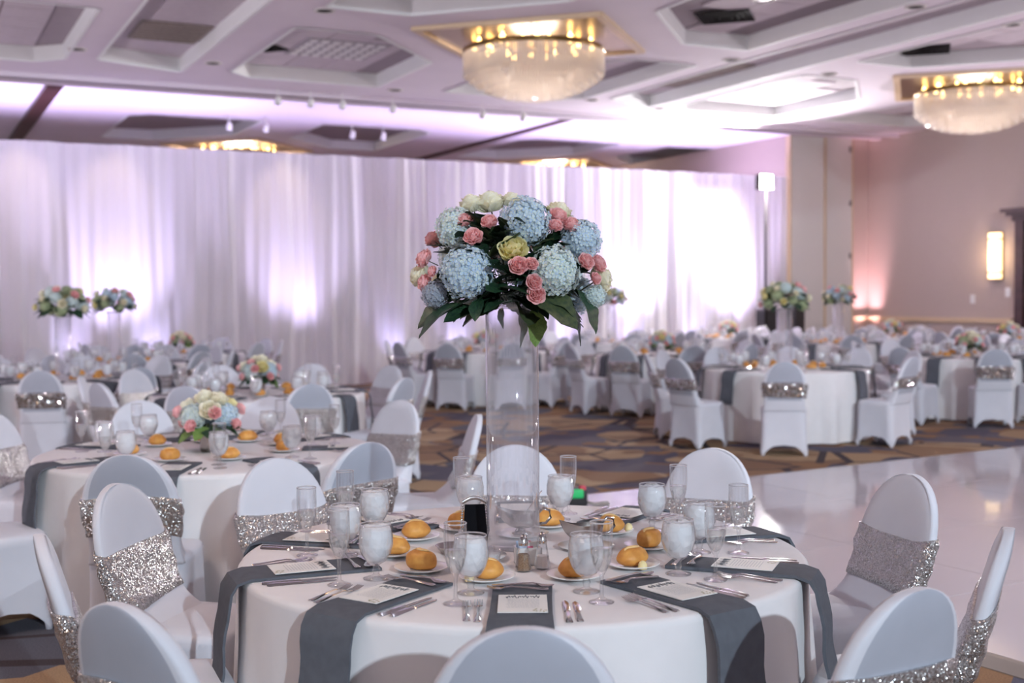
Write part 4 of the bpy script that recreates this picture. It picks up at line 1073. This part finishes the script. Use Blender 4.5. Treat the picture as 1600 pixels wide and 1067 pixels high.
# shakers
def shaker(nm, lab, loc, fillmat, lvl):
    mb = MB(); mb.lathe([(0, 0), (.025, 0), (.0265, .004), (.0245, .012), (.0145, .075), (.0135, .080)], 8); g = mb.mesh('bottle', 'glass', 'auto')
    mb = MB(); mb.lathe([(0, .004), (.0225, .004), (.022, .012), (.022 - .0075 * lvl / .07, lvl), (0, lvl)], 8); f = mb.mesh('contents', fillmat, 'auto')
    mb = MB(); mb.lathe([(.0145, .078), (.0155, .080), (.0155, .088), (.0125, .096), (.010, .106), (.004, .112), (0, .113)], 14); c = mb.mesh('cap', 'silver')
    spawn([('bottle', g, None, []), ('contents', f, None, []), ('cap', c, None, [])], nm, lab, 'shaker', loc)
shaker('pepper_shaker', 'glass pepper shaker with brown pepper and chrome cap', (.03, 3.668, TZ + .001), 'pepper', .052)
shaker('salt_shaker', 'glass salt shaker with white salt and chrome cap', (.088, 3.70, TZ + .001), 'salt', .040)
# sugar caddy with packets
t = thing('sugar_caddy', 'white sugar caddy behind the shakers on foreground table', 'caddy', (.045, 3.765, TZ + .001), .15)
mb = MB()
for a, b, c, d in ((-.04, .04, -.03, -.026), (-.04, .04, .026, .03), (-.04, -.036, -.03, .03), (.036, .04, -.03, .03), (-.04, .04, -.03, .03)):
    mb.box(a, b, c, d, 0, .055 if (c, d) != (-.03, .03) or (b - a) < .01 else .004)
ob('holder', mb.mesh('holder', 'china', False), t)
r_ = random.Random(3)
for k in range(7):
    pk = tag(ob('sugar_packet', MB().box(-.017, .017, -.0015, .0015, 0, .062).mesh('sugar_packet', ('packetblue', 'packetpink', 'card')[k % 3], False), None, (.025 + .018 * (k % 3), 3.750 + .006 * k, TZ + .008), (r_.uniform(-.15, .1), r_.uniform(-.15, .15), .15)),
             '%s %s sugar packet from the front in the caddy' % (ORD[k].replace('front', 'first'), ('blue', 'pink', 'white')[k % 3]), 'sugar packet', 'sugar packets')
# gravy boats
def boat_spec():
    def fn(a, b):
        th = 2 * PI * a; c, s = math.cos(th), math.sin(th)
        k = .35 + .65 * math.sin(b * PI / 2) ** .7
        sp_ = max(0, c) ** 4
        return (c * .062 * k * (1 + .55 * sp_ * b), s * .036 * k, .022 + .052 * b ** 1.6 + .022 * sp_ * b ** 2 + .006 * max(0, -c) * b)
    mb = MB(); mb.grid(fn, 32, 10, None, True); bowl = mb.mesh('bowl', 'pewter', True, False)
    mb = MB(); mb.lathe([(.034, 0), (.036, .004), (.014, .012), (.013, .024), (.026, .03)], 18, cap0=True); foot = mb.mesh('foot', 'pewter')
    mb = MB(); mb.tube([(-.055, 0, .072), (-.075, 0, .092), (-.098, 0, .086), (-.102, 0, .062), (-.085, 0, .042), (-.05, 0, .036)], .005, 8); h = mb.mesh('handle', 'pewter')
    return [('bowl', bowl, None, []), ('foot', foot, None, []), ('handle', h, None, [])]
BOAT = boat_spec()
mb = MB(); mb.lathe([(0, .003), (.06, .003), (.092, .012), (.094, .014), (.06, .007), (0, .006)], 32); SAUC = mb.mesh('saucer', 'china')
tag(ob('saucer', SAUC, None, (.03, 4.20, TZ + .001)), 'white saucer under the pewter boat behind the tall vase', 'saucer')
spawn(BOAT, 'gravy_boat', 'pewter gravy boat seen through the tall glass vase', 'gravy boat', (.03, 4.20, TZ + .009), 2.9)
tag(ob('saucer', SAUC, None, (.24, 3.98, TZ + .001)), 'white saucer under the gravy boat right of the vase', 'saucer')
spawn(BOAT, 'gravy_boat', 'pewter gravy boat with long spout right of the vase', 'gravy boat', (.24, 3.98, TZ + .009), PI + .35)
tag(ob('serving_spoon', SPOON, None, (.055, 4.18, TZ + .09), (0, -1.0, -.3)), 'silver spoon standing in the gravy boat behind the vase', 'spoon', 'serving spoons')
# table number frame: black velvet easel back with silver scroll rim
t = thing('number_frame', 'black-backed silver table number frame left of the tall vase', 'picture frame', (-.128, 4.10, TZ + .001), .12)
mb = MB(); mb.add([(-.043, .0, 0), (.043, .0, 0), (.034, .02, .125), (-.034, .02, .125), (-.043, .012, 0), (.043, .012, 0), (.034, .032, .125), (-.034, .032, .125)], [(0, 1, 2, 3), (4, 7, 6, 5), (0, 4, 5, 1), (1, 5, 6, 2), (2, 6, 7, 3), (3, 7, 4, 0)])
ob('back_panel', mb.mesh('back_panel', 'black', False), t)
mb = MB()
for k in range(14):
    f = k / 13
    for sx in (-1, 1): mb.lathe([(0, -.006), (.006, 0), (0, .006)], 6, Matrix.Translation((sx * (.049 - .009 * f), .02 + .016 * f, .005 + .125 * f)))
    mb.lathe([(0, -.008), (.008, 0), (0, .010)], 6, Matrix.Translation((-.038 + .076 * f, .036, .132 + .014 * math.sin(PI * f))))
ob('scroll_rim', mb.mesh('scroll_rim', 'silver'), t)
# small dishes left of the frame
mb = MB(); mb.lathe([(0, 0), (.019, 0), (.024, .04), (.022, .04), (.017, .006), (0, .005)], 14); tag(ob('glass_cup', mb.mesh('glass_cup', 'glass'), None, (-.165, 4.12, TZ + .001)), 'tiny clear glass cup beside the bread roll left of vase', 'cup')
mb = MB(); mb.lathe([(0, .002), (.045, .002), (.062, .024), (.065, .026), (.060, .025), (.042, .007), (0, .006)], 24); tag(ob('sauce_dish', mb.mesh('sauce_dish', 'pewter'), None, (-.19, 3.93, TZ + .001)), 'shallow pewter sauce dish left of the black frame', 'dish')
tag(ob('saucer', SAUC, None, (-.115, 3.84, TZ + .001)), 'small white saucer between black frame and votive candle', 'saucer')
